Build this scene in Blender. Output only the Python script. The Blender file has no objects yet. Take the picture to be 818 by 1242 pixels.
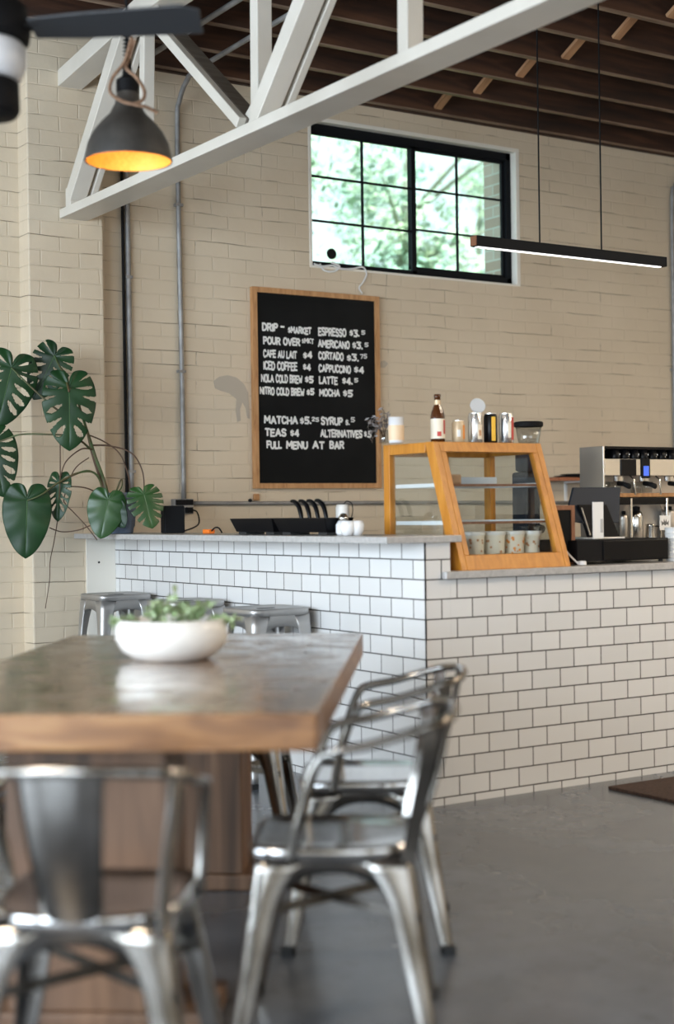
import bpy, bmesh, math, random
from mathutils import Vector, Matrix, noise

random.seed(7)
PI = math.pi
SC = bpy.context.scene
COL = SC.collection

# ------------------------------------------------------------------ camera
F_PX = 1796.24
CAM = Vector((-3.4992, -4.7444, 1.1767))
FWD = Vector((0.545170592, 0.838324992, 0.000483332758))
RGT = Vector((0.83825367, -0.5451165, -0.01337132))
UPV = Vector((0.01094604, -0.0076948, 0.99991048))
cd = bpy.data.cameras.new('camera')
cam = bpy.data.objects.new('camera', cd)
COL.objects.link(cam)
cam.matrix_world = Matrix(((RGT.x, UPV.x, -FWD.x, CAM.x), (RGT.y, UPV.y, -FWD.y, CAM.y), (RGT.z, UPV.z, -FWD.z, CAM.z), (0, 0, 0, 1)))
cd.sensor_fit = 'HORIZONTAL'
cd.sensor_width = 24.0
cd.lens = F_PX / 818 * 24.0
cd.clip_start = 0.05
cd.clip_end = 200
cd.dof.use_dof = True
cd.dof.focus_distance = 7.6
cd.dof.aperture_fstop = 1.55
SC.camera = cam

# ------------------------------------------------------------------ view, world
SC.view_settings.view_transform = 'Standard'
SC.view_settings.look = 'None'
SC.view_settings.gamma = 1
SC.view_settings.exposure = 0.2
SC.view_settings.use_curve_mapping = False
wd = bpy.data.worlds.new('overcast_sky')
SC.world = wd
wd.use_nodes = True
bg = wd.node_tree.nodes['Background']
bg.inputs[0].default_value = (0.86, 0.95, 1.0, 1)
bg.inputs[1].default_value = 1.5
SC.cycles.max_bounces = 8
SC.cycles.diffuse_bounces = 4
SC.cycles.glossy_bounces = 4
SC.cycles.transparent_max_bounces = 16
SC.cycles.caustics_reflective = False
SC.cycles.caustics_refractive = False
SC.cycles.sample_clamp_indirect = 6
try:
    SC.cycles.use_denoising = True
except Exception:
    pass


def area(name, loc, rot, sx, sy, power, col):
    l = bpy.data.lights.new(name, 'AREA')
    l.shape = 'RECTANGLE'
    l.size = sx
    l.size_y = sy
    l.energy = power
    l.color = col
    o = bpy.data.objects.new(name, l)
    COL.objects.link(o)
    o.location = loc
    o.rotation_euler = rot
    return o


# daylight entering by the storefront windows of the left wall (X = -7)
for yy in (-5.6, -2.6, 0.4):
    area('daylight_left_window', (-7.0, yy, 1.75), (0, -PI / 2, 0), 2.3, 2.4, 285, (0.75, 0.875, 1.0))
for xx in (-4.6, -1.0):  # weak fill lights added at the unseen rear wall
    area('rear_fill_light', (xx, -8.0, 1.75), (PI / 2, 0, 0), 2.6, 2.3, 22, (0.88, 0.93, 1.0))
# unseen warm fill lights added at ceiling height for wall, tile and table
for xx, yy in ((-4.8, -3.4), (2.2, -3.0), (4.6, -1.8), (4.6, -5.0)):
    l = bpy.data.lights.new('warm_fill_light', 'AREA')
    l.shape = 'DISK'
    l.size = 0.7
    l.energy = 88
    l.color = (1.0, 0.83, 0.64)
    o = bpy.data.objects.new('warm_fill_light', l)
    COL.objects.link(o)
    o.location = (xx, yy, 3.6)


# ------------------------------------------------------------------ helpers
def at(px, py, Y):
    d = FWD * F_PX + RGT * (px - 409) - UPV * (py - 621)
    return CAM + d * ((Y - CAM.y) / d.y)


def atX(px, py, X):
    d = FWD * F_PX + RGT * (px - 409) - UPV * (py - 621)
    return CAM + d * ((X - CAM.x) / d.x)


def atD(px, py, depth):
    return CAM + (FWD + RGT * ((px - 409) / F_PX) - UPV * ((py - 621) / F_PX)) * depth


def new_bm():
    return bmesh.new()


def obj(name, bm, mat, parent=None, smooth=False, bevel=0, seg=2, loc=None, norm=True):
    if norm:
        bmesh.ops.recalc_face_normals(bm, faces=bm.faces)
    me = bpy.data.meshes.new(name)
    bm.to_mesh(me)
    bm.free()
    o = bpy.data.objects.new(name, me)
    COL.objects.link(o)
    if isinstance(mat, (list, tuple)):
        for m in mat:
            me.materials.append(m)
    elif mat:
        me.materials.append(mat)
    if smooth:
        for p in me.polygons:
            p.use_smooth = True
    if bevel:
        b = o.modifiers.new('bevel', 'BEVEL')
        b.width = bevel
        b.segments = seg
        b.limit_method = 'ANGLE'
        b.angle_limit = 0.6
    if parent:
        o.parent = parent
    if loc:
        o.location = loc
    return o


def thing(name, label, cat, loc=(0, 0, 0), rz=0.0, group=None):
    o = bpy.data.objects.new(name, None)
    o.empty_display_size = 0.1
    COL.objects.link(o)
    o.location = loc
    o.rotation_euler = (0, 0, rz)
    o['label'] = label
    o['category'] = cat
    if group:
        o['group'] = group
    return o


def tag(o, label, cat, group=None, kind=None):
    o['label'] = label
    o['category'] = cat
    if group:
        o['group'] = group
    if kind:
        o['kind'] = kind
    return o


def struct(name, bm, mat, bevel=0, label=None):
    o = obj(name, bm, mat, bevel=bevel)
    o['kind'] = 'structure'
    if label:
        o['label'] = label
    return o


def copy_tree(o, parent=None):
    c = o.copy()
    COL.objects.link(c)
    c.parent = parent
    for ch in list(o.children):
        copy_tree(ch, c)
    return c


def box(bm, x0, x1, y0, y1, z0, z1):
    v = [bm.verts.new(p) for p in ((x0, y0, z0), (x1, y0, z0), (x1, y1, z0), (x0, y1, z0), (x0, y0, z1), (x1, y0, z1), (x1, y1, z1), (x0, y1, z1))]
    fs = [bm.faces.new([v[i] for i in f]) for f in ((0, 3, 2, 1), (4, 5, 6, 7), (0, 1, 5, 4), (1, 2, 6, 5), (2, 3, 7, 6), (3, 0, 4, 7))]
    return fs


def beam(bm, a, b, w, h, side=Vector((1, 0, 0))):
    """box from a to b; w measured along side, h across"""
    a = Vector(a); b = Vector(b)
    d = (b - a).normalized()
    s = (side - d * side.dot(d)).normalized()
    n = d.cross(s).normalized()
    vs = []
    for p in (a, b):
        for i, j in ((-1, -1), (1, -1), (1, 1), (-1, 1)):
            vs.append(bm.verts.new(p + s * w / 2 * i + n * h / 2 * j))
    for f in ((0, 1, 2, 3), (7, 6, 5, 4), (0, 4, 5, 1), (1, 5, 6, 2), (2, 6, 7, 3), (3, 7, 4, 0)):
        bm.faces.new([vs[i] for i in f])


def sweep(bm, pts, r, n=10, closed=False, flat=1.0):
    """round tube through pts; r a number or a list"""
    pts = [Vector(p) for p in pts]
    m = len(pts)
    rs = r if isinstance(r, (list, tuple)) else [r] * m
    rings = []
    ref = None
    for i, p in enumerate(pts):
        if closed:
            t = (pts[(i + 1) % m] - pts[i - 1]).normalized()
        else:
            t = (pts[min(i + 1, m - 1)] - pts[max(i - 1, 0)]).normalized()
        if ref is None:
            ref = Vector((0, 0, 1)) if abs(t.z) < 0.9 else Vector((1, 0, 0))
        u = (ref - t * ref.dot(t)).normalized()
        ref = u
        v = t.cross(u)
        rings.append([bm.verts.new(p + (u * math.cos(2 * PI * k / n) + v * math.sin(2 * PI * k / n) * flat) * rs[i]) for k in range(n)])
    for i in range(m if closed else m - 1):
        a, b = rings[i], rings[(i + 1) % m]
        for k in range(n):
            bm.faces.new((a[k], a[(k + 1) % n], b[(k + 1) % n], b[k]))
    if not closed:
        bm.faces.new(rings[0][::-1])
        bm.faces.new(rings[-1])


def smooth_path(pts, sub=6, closed=False):
    pts = [Vector(p) for p in pts]
    out = []
    m = len(pts)
    rng = range(m) if closed else range(m - 1)
    for i in rng:
        if closed:
            p0, p1, p2, p3 = pts[i - 1], pts[i], pts[(i + 1) % m], pts[(i + 2) % m]
        else:
            p0, p1, p2, p3 = pts[max(i - 1, 0)], pts[i], pts[i + 1], pts[min(i + 2, m - 1)]
        for k in range(sub):
            t = k / sub
            out.append(0.5 * ((2 * p1) + (-p0 + p2) * t + (2 * p0 - 5 * p1 + 4 * p2 - p3) * t * t + (-p0 + 3 * p1 - 3 * p2 + p3) * t ** 3))
    if not closed:
        out.append(pts[-1])
    return out


def lathe(bm, prof, n=32, cx=0.0, cy=0.0, z0=0.0, cap=True, fn=None):
    rings = []
    for r, z in prof:
        ring = []
        for k in range(n):
            a = 2 * PI * k / n
            rr = r * (fn(a, z) if fn else 1)
            ring.append(bm.verts.new((cx + rr * math.cos(a), cy + rr * math.sin(a), z0 + z)))
        rings.append(ring)
    for a, b in zip(rings, rings[1:]):
        for k in range(n):
            bm.faces.new((a[k], a[(k + 1) % n], b[(k + 1) % n], b[k]))
    if cap:
        if prof[0][0] > 1e-5:
            bm.faces.new(rings[0][::-1])
        if prof[-1][0] > 1e-5:
            bm.faces.new(rings[-1])
    bmesh.ops.remove_doubles(bm, verts=bm.verts, dist=1e-6)


def prism(bm, pts, axis, a0, a1):
    """extrude polygon pts (2D) along axis ('X','Y','Z') between a0 and a1"""
    def P(p, a):
        return {'X': (a, p[0], p[1]), 'Y': (p[0], a, p[1]), 'Z': (p[0], p[1], a)}[axis]
    A = [bm.verts.new(P(p, a0)) for p in pts]
    B = [bm.verts.new(P(p, a1)) for p in pts]
    n = len(pts)
    bm.faces.new(A)
    bm.faces.new(B[::-1])
    for i in range(n):
        bm.faces.new((A[i], B[i], B[(i + 1) % n], A[(i + 1) % n]))


# ------------------------------------------------------------------ materials
def mat(name, col=(0.8, 0.8, 0.8), rough=0.5, metal=0.0, spec=None, emit=None, estr=0.0, alpha=None):
    m = bpy.data.materials.new(name)
    m.use_nodes = True
    b = m.node_tree.nodes['Principled BSDF']
    b.inputs['Base Color'].default_value = (*col, 1)
    b.inputs['Roughness'].default_value = rough
    b.inputs['Metallic'].default_value = metal
    if spec is not None:
        b.inputs['Specular IOR Level'].default_value = spec
    if emit:
        b.inputs['Emission Color'].default_value = (*emit, 1)
        b.inputs['Emission Strength'].default_value = estr
    return m


def nd(m, t, **kw):
    n = m.node_tree.nodes.new(t)
    for k, v in kw.items():
        setattr(n, k, v)
    return n


def lk(m, a, b):
    m.node_tree.links.new(a, b)


def bsdf(m):
    return m.node_tree.nodes['Principled BSDF']


def ramp(m, src, stops):
    r = nd(m, 'ShaderNodeValToRGB')
    els = r.color_ramp.elements
    while len(els) < len(stops):
        els.new(0.5)
    for e, (p, c) in zip(els, stops):
        e.position = p
        e.color = (*c, 1) if len(c) == 3 else c
    lk(m, src, r.inputs[0])
    return r


def noisy(m, scale, c0, c1, coord='Object', detail=4, stretch=(1, 1, 1), bump=0.0, lo=0.3, hi=0.7, rough=None):
    tc = nd(m, 'ShaderNodeTexCoord')
    mp = nd(m, 'ShaderNodeMapping')
    mp.inputs['Scale'].default_value = stretch
    lk(m, tc.outputs[coord], mp.inputs[0])
    nz = nd(m, 'ShaderNodeTexNoise')
    nz.inputs['Scale'].default_value = scale
    nz.inputs['Detail'].default_value = detail
    lk(m, mp.outputs[0], nz.inputs['Vector'])
    r = ramp(m, nz.outputs[0], [(lo, c0), (hi, c1)])
    lk(m, r.outputs[0], bsdf(m).inputs['Base Color'])
    if rough:
        rr = nd(m, 'ShaderNodeMapRange')
        rr.inputs[3].default_value = rough[0]
        rr.inputs[4].default_value = rough[1]
        lk(m, nz.outputs[0], rr.inputs[0])
        lk(m, rr.outputs[0], bsdf(m).inputs['Roughness'])
    if bump:
        bp = nd(m, 'ShaderNodeBump')
        bp.inputs['Strength'].default_value = bump
        bp.inputs['Distance'].default_value = 0.01
        lk(m, nz.outputs[0], bp.inputs['Height'])
        lk(m, bp.outputs[0], bsdf(m).inputs['Normal'])
    return nz


def plan_vec(m, zoff=0.0, xoff=0.0):
    """vector (x + y + xoff, z + zoff) for axis aligned walls"""
    g = nd(m, 'ShaderNodeNewGeometry')
    s = nd(m, 'ShaderNodeSeparateXYZ')
    lk(m, g.outputs['Position'], s.inputs[0])
    a = nd(m, 'ShaderNodeMath', operation='ADD')
    lk(m, s.outputs[0], a.inputs[0]); lk(m, s.outputs[1], a.inputs[1])
    a2 = nd(m, 'ShaderNodeMath', operation='ADD')
    lk(m, a.outputs[0], a2.inputs[0]); a2.inputs[1].default_value = xoff
    b = nd(m, 'ShaderNodeMath', operation='ADD')
    lk(m, s.outputs[2], b.inputs[0]); b.inputs[1].default_value = zoff
    c = nd(m, 'ShaderNodeCombineXYZ')
    lk(m, a2.outputs[0], c.inputs[0]); lk(m, b.outputs[0], c.inputs[1])
    return c.outputs[0], g.outputs['Position']


# painted brick
def painted_brick(name, base, base2):
    m = mat(name, base, 0.55)
    v, pos = plan_vec(m)
    # warp the courses a little
    nz = nd(m, 'ShaderNodeTexNoise'); nz.inputs['Scale'].default_value = 2.2; nz.inputs['Detail'].default_value = 5
    lk(m, pos, nz.inputs['Vector'])
    sub = nd(m, 'ShaderNodeVectorMath', operation='MULTIPLY_ADD')
    lk(m, nz.outputs['Color'], sub.inputs[0]); sub.inputs[1].default_value = (0.05, 0.034, 0); lk(m, v, sub.inputs[2])
    br = nd(m, 'ShaderNodeTexBrick')
    br.offset = 0.5
    br.inputs['Color1'].default_value = (1, 1, 1, 1); br.inputs['Color2'].default_value = (0.55, 0.55, 0.55, 1); br.inputs['Mortar'].default_value = (0, 0, 0, 1)
    br.inputs['Scale'].default_value = 1.0
    br.inputs['Mortar Size'].default_value = 0.0055
    br.inputs['Mortar Smooth'].default_value = 0.9
    br.inputs['Brick Width'].default_value = 0.232
    br.inputs['Row Height'].default_value = 0.083
    lk(m, sub.outputs[0], br.inputs['Vector'])
    # deeper joints only here and there: paint has filled the rest
    br2 = nd(m, 'ShaderNodeTexBrick')
    br2.offset = 0.5
    br2.inputs['Scale'].default_value = 1.0
    br2.inputs['Mortar Size'].default_value = 0.0018
    br2.inputs['Mortar Smooth'].default_value = 0.1
    br2.inputs['Brick Width'].default_value = 0.928
    br2.inputs['Row Height'].default_value = 0.083
    lk(m, sub.outputs[0], br2.inputs['Vector'])
    n2 = nd(m, 'ShaderNodeTexNoise'); n2.inputs['Scale'].default_value = 3.0; n2.inputs['Detail'].default_value = 3
    mp2 = nd(m, 'ShaderNodeMapping'); mp2.inputs['Scale'].default_value = (1, 1, 3.5)
    lk(m, pos, mp2.inputs[0]); lk(m, mp2.outputs[0], n2.inputs['Vector'])
    r2 = ramp(m, n2.outputs[0], [(0.52, (0, 0, 0)), (0.62, (1, 1, 1))])
    crk = nd(m, 'ShaderNodeMath', operation='MULTIPLY')
    lk(m, br2.outputs['Fac'], crk.inputs[0]); lk(m, r2.outputs[0], crk.inputs[1])
    n3 = nd(m, 'ShaderNodeTexNoise'); n3.inputs['Scale'].default_value = 1.3; n3.inputs['Detail'].default_value = 6
    lk(m, pos, n3.inputs['Vector'])
    r3 = ramp(m, n3.outputs[0], [(0.35, base), (0.65, base2)])
    mx = nd(m, 'ShaderNodeMix', data_type='RGBA')
    lk(m, crk.outputs[0], mx.inputs['Factor']); lk(m, r3.outputs[0], mx.inputs['A'])
    mx.inputs['B'].default_value = (0.16, 0.12, 0.08, 1)
    lk(m, mx.outputs['Result'], bsdf(m).inputs['Base Color'])
    # bump
    n4 = nd(m, 'ShaderNodeTexNoise'); n4.inputs['Scale'].default_value = 14; n4.inputs['Detail'].default_value = 6
    lk(m, pos, n4.inputs['Vector'])
    h = nd(m, 'ShaderNodeMath', operation='MULTIPLY_ADD')
    lk(m, n4.outputs[0], h.inputs[0]); h.inputs[1].default_value = 0.7; lk(m, br.outputs['Color'], h.inputs[2])
    bp = nd(m, 'ShaderNodeBump'); bp.inputs['Strength'].default_value = 0.5; bp.inputs['Distance'].default_value = 0.0065
    lk(m, h.outputs[0], bp.inputs['Height']); lk(m, bp.outputs[0], bsdf(m).inputs['Normal'])
    return m


M = {}
M['brick'] = painted_brick('painted_brick', (0.60, 0.50, 0.37), (0.665, 0.565, 0.43))
M['paint'] = mat('cream_paint', (0.66, 0.58, 0.46), 0.5)
M['trim_paint'] = mat('trim_paint', (0.80, 0.76, 0.68), 0.45)
M['truss'] = mat('truss_paint', (0.66, 0.62, 0.55), 0.38)
noisy(M['truss'], 3.0, (0.60, 0.56, 0.49), (0.69, 0.65, 0.58), detail=8, bump=0.15)

# bare red brick of the window jamb outside
m = mat('bare_brick', (0.4, 0.25, 0.18), 0.9)
v, pos = plan_vec(m)
br = nd(m, 'ShaderNodeTexBrick')
br.inputs['Color1'].default_value = (0.58, 0.46, 0.40, 1); br.inputs['Color2'].default_value = (0.46, 0.33, 0.27, 1); br.inputs['Mortar'].default_value = (0.6, 0.57, 0.52, 1)
br.inputs['Scale'].default_value = 1; br.inputs['Mortar Size'].default_value = 0.006; br.inputs['Brick Width'].default_value = 0.2; br.inputs['Row Height'].default_value = 0.075
lk(m, v, br.inputs['Vector']); lk(m, br.outputs['Color'], bsdf(m).inputs['Base Color'])
M['bare_brick'] = m

# subway tile
m = mat('subway_tile', (0.74, 0.735, 0.72), 0.16)
v, pos = plan_vec(m, zoff=0.0794 - 0.031, xoff=-0.003)
br = nd(m, 'ShaderNodeTexBrick')
br.offset = 0.5
br.inputs['Color1'].default_value = (0.70, 0.695, 0.685, 1); br.inputs['Color2'].default_value = (0.645, 0.64, 0.63, 1); br.inputs['Mortar'].default_value = (0.075, 0.07, 0.065, 1)
br.inputs['Scale'].default_value = 1; br.inputs['Mortar Size'].default_value = 0.0029; br.inputs['Mortar Smooth'].default_value = 0.15
br.inputs['Brick Width'].default_value = 0.1556; br.inputs['Row Height'].default_value = 0.0794
lk(m, v, br.inputs['Vector']); lk(m, br.outputs['Color'], bsdf(m).inputs['Base Color'])
rr = nd(m, 'ShaderNodeMapRange'); rr.inputs[3].default_value = 0.16; rr.inputs[4].default_value = 0.8
lk(m, br.outputs['Fac'], rr.inputs[0]); lk(m, rr.outputs[0], bsdf(m).inputs['Roughness'])
nz = nd(m, 'ShaderNodeTexNoise'); nz.inputs['Scale'].default_value = 9; lk(m, pos, nz.inputs['Vector'])
h = nd(m, 'ShaderNodeMath', operation='MULTIPLY_ADD'); lk(m, br.outputs['Fac'], h.inputs[0]); h.inputs[1].default_value = -1.0
h2 = nd(m, 'ShaderNodeMath', operation='MULTIPLY'); lk(m, nz.outputs[0], h2.inputs[0]); h2.inputs[1].default_value = 0.5; lk(m, h2.outputs[0], h.inputs[2])
bp = nd(m, 'ShaderNodeBump'); bp.inputs['Strength'].default_value = 0.6; bp.inputs['Distance'].default_value = 0.003
lk(m, h.outputs[0], bp.inputs['Height']); lk(m, bp.outputs[0], bsdf(m).inputs['Normal'])
M['tile'] = m

# polished concrete floor
m = mat('concrete_floor', (0.23, 0.23, 0.225), 0.35)
tc = nd(m, 'ShaderNodeTexCoord')
n1 = nd(m, 'ShaderNodeTexNoise'); n1.inputs['Scale'].default_value = 1.1; n1.inputs['Detail'].default_value = 8; n1.inputs['Roughness'].default_value = 0.6
lk(m, tc.outputs['Object'], n1.inputs['Vector'])
r = ramp(m, n1.outputs[0], [(0.3, (0.068, 0.072, 0.078)), (0.52, (0.108, 0.117, 0.132)), (0.72, (0.165, 0.181, 0.205))])
n5 = nd(m, 'ShaderNodeTexNoise'); n5.inputs['Scale'].default_value = 14; n5.inputs['Detail'].default_value = 8
lk(m, tc.outputs['Object'], n5.inputs['Vector'])
r5 = ramp(m, n5.outputs[0], [(0.28, (0.72, 0.7, 0.68)), (0.42, (1, 1, 1))])
mx = nd(m, 'ShaderNodeMix', data_type='RGBA', blend_type='MULTIPLY'); mx.inputs['Factor'].default_value = 0.8
lk(m, r.outputs[0], mx.inputs['A']); lk(m, r5.outputs[0], mx.inputs['B']); lk(m, mx.outputs['Result'], bsdf(m).inputs['Base Color'])
rr = nd(m, 'ShaderNodeMapRange'); rr.inputs[3].default_value = 0.14; rr.inputs[4].default_value = 0.36
lk(m, n1.outputs[0], rr.inputs[0]); lk(m, rr.outputs[0], bsdf(m).inputs['Roughness'])
M['floor'] = m


def wood(name, c0, c1, c2, rough=0.4, stretch=(1, 12, 12), scale=2.5, bump=0.1, coord='Object'):
    m = mat(name, c1, rough)
    tc = nd(m, 'ShaderNodeTexCoord'); mp = nd(m, 'ShaderNodeMapping'); mp.inputs['Scale'].default_value = stretch
    lk(m, tc.outputs[coord], mp.inputs[0])
    n = nd(m, 'ShaderNodeTexNoise'); n.inputs['Scale'].default_value = scale; n.inputs['Detail'].default_value = 8; n.inputs['Distortion'].default_value = 0.6
    lk(m, mp.outputs[0], n.inputs['Vector'])
    r = ramp(m, n.outputs[0], [(0.3, c0), (0.5, c1), (0.72, c2)])
    lk(m, r.outputs[0], bsdf(m).inputs['Base Color'])
    if bump:
        bp = nd(m, 'ShaderNodeBump'); bp.inputs['Strength'].default_value = bump; bp.inputs['Distance'].default_value = 0.004
        lk(m, n.outputs[0], bp.inputs['Height']); lk(m, bp.outputs[0], bsdf(m).inputs['Normal'])
    return m


M['joist'] = wood('old_joist_wood', (0.020, 0.008, 0.0035), (0.045, 0.017, 0.0075), (0.095, 0.038, 0.017), 0.75, (1, 10, 10), 1.6)
M['joist_edge'] = wood('pale_joist_edge', (0.11, 0.065, 0.04), (0.20, 0.13, 0.088), (0.30, 0.21, 0.15), 0.7, (1.5, 10, 10), 2.0)  # lower joist edge, coloured paler than the joist sides
M['deck'] = wood('roof_deck_wood', (0.010, 0.005, 0.003), (0.02, 0.010, 0.006), (0.04, 0.02, 0.011), 0.8, (12, 1, 1), 1.2)
M['bridging'] = wood('raw_pine_brace', (0.30, 0.15, 0.07), (0.42, 0.22, 0.11), (0.50, 0.29, 0.15), 0.6, (8, 1, 1), 3)
M['tabletop'] = wood('varnished_table_wood', (0.085, 0.042, 0.020), (0.20, 0.115, 0.062), (0.37, 0.25, 0.165), 0.25, (14, 1.2, 6), 1.6, 0.2)
bsdf(M['tabletop']).inputs['Coat Weight'].default_value = 1.0
bsdf(M['tabletop']).inputs['Coat Roughness'].default_value = 0.16
bsdf(M['tabletop']).inputs['Coat IOR'].default_value = 2.1
_m = M['tabletop']
_tc = nd(_m, 'ShaderNodeTexCoord'); _n = nd(_m, 'ShaderNodeTexNoise'); _n.inputs['Scale'].default_value = 9; _n.inputs['Detail'].default_value = 5
lk(_m, _tc.outputs['Object'], _n.inputs['Vector'])
_r = nd(_m, 'ShaderNodeMapRange'); _r.inputs[1].default_value = 0.35; _r.inputs[2].default_value = 0.65; _r.inputs[3].default_value = 0.06; _r.inputs[4].default_value = 0.34
lk(_m, _n.outputs[0], _r.inputs[0]); lk(_m, _r.outputs[0], bsdf(_m).inputs['Coat Roughness'])
_b = nd(_m, 'ShaderNodeBump'); _b.inputs['Strength'].default_value = 0.22; _b.inputs['Distance'].default_value = 0.006
lk(_m, _n.outputs[0], _b.inputs['Height']); lk(_m, _b.outputs[0], bsdf(_m).inputs['Coat Normal'])
M['table_edge'] = wood('table_edge_wood', (0.11, 0.044, 0.013), (0.20, 0.090, 0.030), (0.30, 0.155, 0.060), 0.38, (3, 3, 14), 1.8, 0.2)
M['pedestal'] = wood('rustic_post_wood', (0.055, 0.028, 0.014), (0.12, 0.062, 0.032), (0.20, 0.11, 0.06), 0.6, (12, 12, 1), 1.2, 0.3)
M['case_wood'] = wood('honey_oak', (0.40, 0.145, 0.010), (0.49, 0.19, 0.018), (0.58, 0.25, 0.035), 0.35, (9, 9, 1.2), 4, 0.05)
M['frame_wood'] = wood('picture_frame_wood', (0.36, 0.17, 0.065), (0.48, 0.245, 0.10), (0.56, 0.31, 0.14), 0.5, (9, 9, 1.5), 5, 0.05)
M['sign_wood'] = wood('walnut_sign_wood', (0.16, 0.065, 0.03), (0.24, 0.10, 0.05), (0.30, 0.14, 0.075), 0.5, (9, 9, 1.5), 5, 0.05)
M['shelf_wood'] = wood('red_shelf_wood', (0.26, 0.08, 0.035), (0.36, 0.125, 0.055), (0.42, 0.17, 0.08), 0.45, (1.5, 9, 9), 5, 0.05)

# bare metal of the chairs
m = mat('gunmetal_steel', (0.42, 0.42, 0.41), 0.25, 1.0)
noisy(m, 5.0, (0.13, 0.115, 0.095), (0.40, 0.385, 0.365), detail=6, lo=0.32, hi=0.68, rough=(0.10, 0.24))
M['steel'] = m
m = mat('polished_seat_steel', (0.6, 0.6, 0.6), 0.16, 1.0)
noisy(m, 6.0, (0.46, 0.45, 0.44), (0.72, 0.72, 0.72), detail=4, rough=(0.10, 0.20))
M['seat_steel'] = m
m = mat('dull_stool_steel', (0.5, 0.5, 0.49), 0.42, 0.8)
noisy(m, 4.0, (0.36, 0.35, 0.34), (0.50, 0.49, 0.48), detail=5, rough=(0.32, 0.5))
M['stool_steel'] = m
m = mat('galvanised_steel', (0.45, 0.45, 0.45), 0.55, 0.45)
noisy(m, 12.0, (0.22, 0.215, 0.21), (0.36, 0.355, 0.35), detail=4)
M['galv'] = m
M['chrome'] = mat('polished_stainless', (0.62, 0.60, 0.57), 0.2, 1.0)
M['brushed'] = mat('brushed_stainless', (0.60, 0.57, 0.53), 0.38, 1.0)
M['black'] = mat('matte_black', (0.008, 0.008, 0.009), 0.6, spec=0.12)
M['black_gloss'] = mat('gloss_black', (0.004, 0.004, 0.005), 0.3, spec=0.15)
M['black_metal'] = mat('black_window_metal', (0.008, 0.009, 0.011), 0.6, spec=0.1)
M['rubber'] = mat('black_rubber', (0.02, 0.02, 0.02), 0.8)
m = mat('chalkboard', (0.012, 0.013, 0.014), 0.6, spec=0.12)
noisy(m, 2.2, (0.004, 0.005, 0.006), (0.010, 0.011, 0.012), detail=3, lo=0.4, hi=0.75)
M['chalkboard'] = m
M['chalk'] = mat('chalk_paint', (0.82, 0.82, 0.80), 0.8)
m = mat('quartz_counter', (0.42, 0.41, 0.40), 0.3)
noisy(m, 60, (0.36, 0.35, 0.34), (0.46, 0.45, 0.44), detail=3)
M['quartz'] = m
M['white'] = mat('white_ceramic', (0.78, 0.76, 0.72), 0.22)
M['white_matte'] = mat('white_card', (0.78, 0.78, 0.77), 0.6)
M['soil'] = mat('potting_soil', (0.03, 0.02, 0.012), 0.95)
noisy(M['soil'], 40, (0.015, 0.01, 0.006), (0.06, 0.04, 0.025))
m = mat('monstera_leaf', (0.02, 0.075, 0.02), 0.4, spec=0.3)
noisy(m, 5, (0.004, 0.022, 0.007), (0.011, 0.046, 0.012), detail=3, bump=0.2)
M['leaf'] = m
m = mat('young_leaf', (0.06, 0.16, 0.03), 0.36)
noisy(m, 6, (0.012, 0.050, 0.012), (0.028, 0.088, 0.020), detail=3)
M['leaf_young'] = m
M['rib'] = mat('leaf_midrib', (0.05, 0.12, 0.035), 0.4)
M['stem'] = mat('green_brown_stem', (0.07, 0.085, 0.03), 0.6)
noisy(M['stem'], 9, (0.10, 0.045, 0.022), (0.05, 0.10, 0.03))
M['aerial'] = mat('brown_aerial_root', (0.085, 0.045, 0.025), 0.7)
M['sage'] = mat('trailing_sprig_leaf', (0.13, 0.24, 0.075), 0.5)
noisy(M['sage'], 20, (0.14, 0.22, 0.08), (0.36, 0.44, 0.24))
M['blue_pot'] = mat('slate_blue_glaze', (0.17, 0.22, 0.32), 0.4)
M['rope'] = mat('hemp_rope', (0.26, 0.155, 0.095), 0.9)
noisy(M['rope'], 60, (0.16, 0.09, 0.05), (0.33, 0.20, 0.13), bump=0.5)
m = mat('aged_bronze_shade', (0.06, 0.055, 0.048), 0.5, 0.2)
noisy(m, 10, (0.038, 0.034, 0.030), (0.085, 0.076, 0.066), detail=6)
M['shade'] = m
M['gold'] = mat('gold_leaf_lining', (0.95, 0.48, 0.08), 0.5, 0.15)
noisy(M['gold'], 90, (0.80, 0.36, 0.045), (0.92, 0.47, 0.08), bump=0.3)
M['glow'] = mat('lamp_bulb_glow', (1, 0.8, 0.5), 0.4, emit=(1.0, 0.72, 0.38), estr=2.2)
M['led'] = mat('led_diffuser', (1, 1, 1), 0.4, emit=(1.0, 0.97, 0.93), estr=1.6)
M['opal'] = mat('opal_glass', (0.72, 0.73, 0.76), 0.3)
M['fan'] = mat('charcoal_fan_blade', (0.028, 0.030, 0.034), 0.4)
M['amber'] = mat('amber_bottle', (0.07, 0.022, 0.006), 0.08)
M['red_label'] = mat('red_paper_label', (0.52, 0.06, 0.05), 0.5)
M['cream_label'] = mat('cream_paper_label', (0.80, 0.72, 0.58), 0.55)
M['orange_print'] = mat('orange_print', (0.80, 0.28, 0.04), 0.5)
M['yellow_print'] = mat('yellow_print', (0.85, 0.50, 0.05), 0.5)
M['alu'] = mat('can_aluminium', (0.72, 0.72, 0.72), 0.24, 0.9)
M['tan_can'] = mat('tan_can', (0.62, 0.47, 0.30), 0.35, 0.2)
M['dried'] = mat('dried_flower_grey', (0.22, 0.20, 0.20), 0.85)
noisy(M['dried'], 30, (0.12, 0.105, 0.10), (0.42, 0.40, 0.40))
M['screen'] = mat('tablet_back', (0.016, 0.023, 0.036), 0.5, spec=0.15)
M['blue_lcd'] = mat('blue_display', (0.03, 0.07, 0.35), 0.3, emit=(0.06, 0.16, 0.85), estr=0.7)
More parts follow.
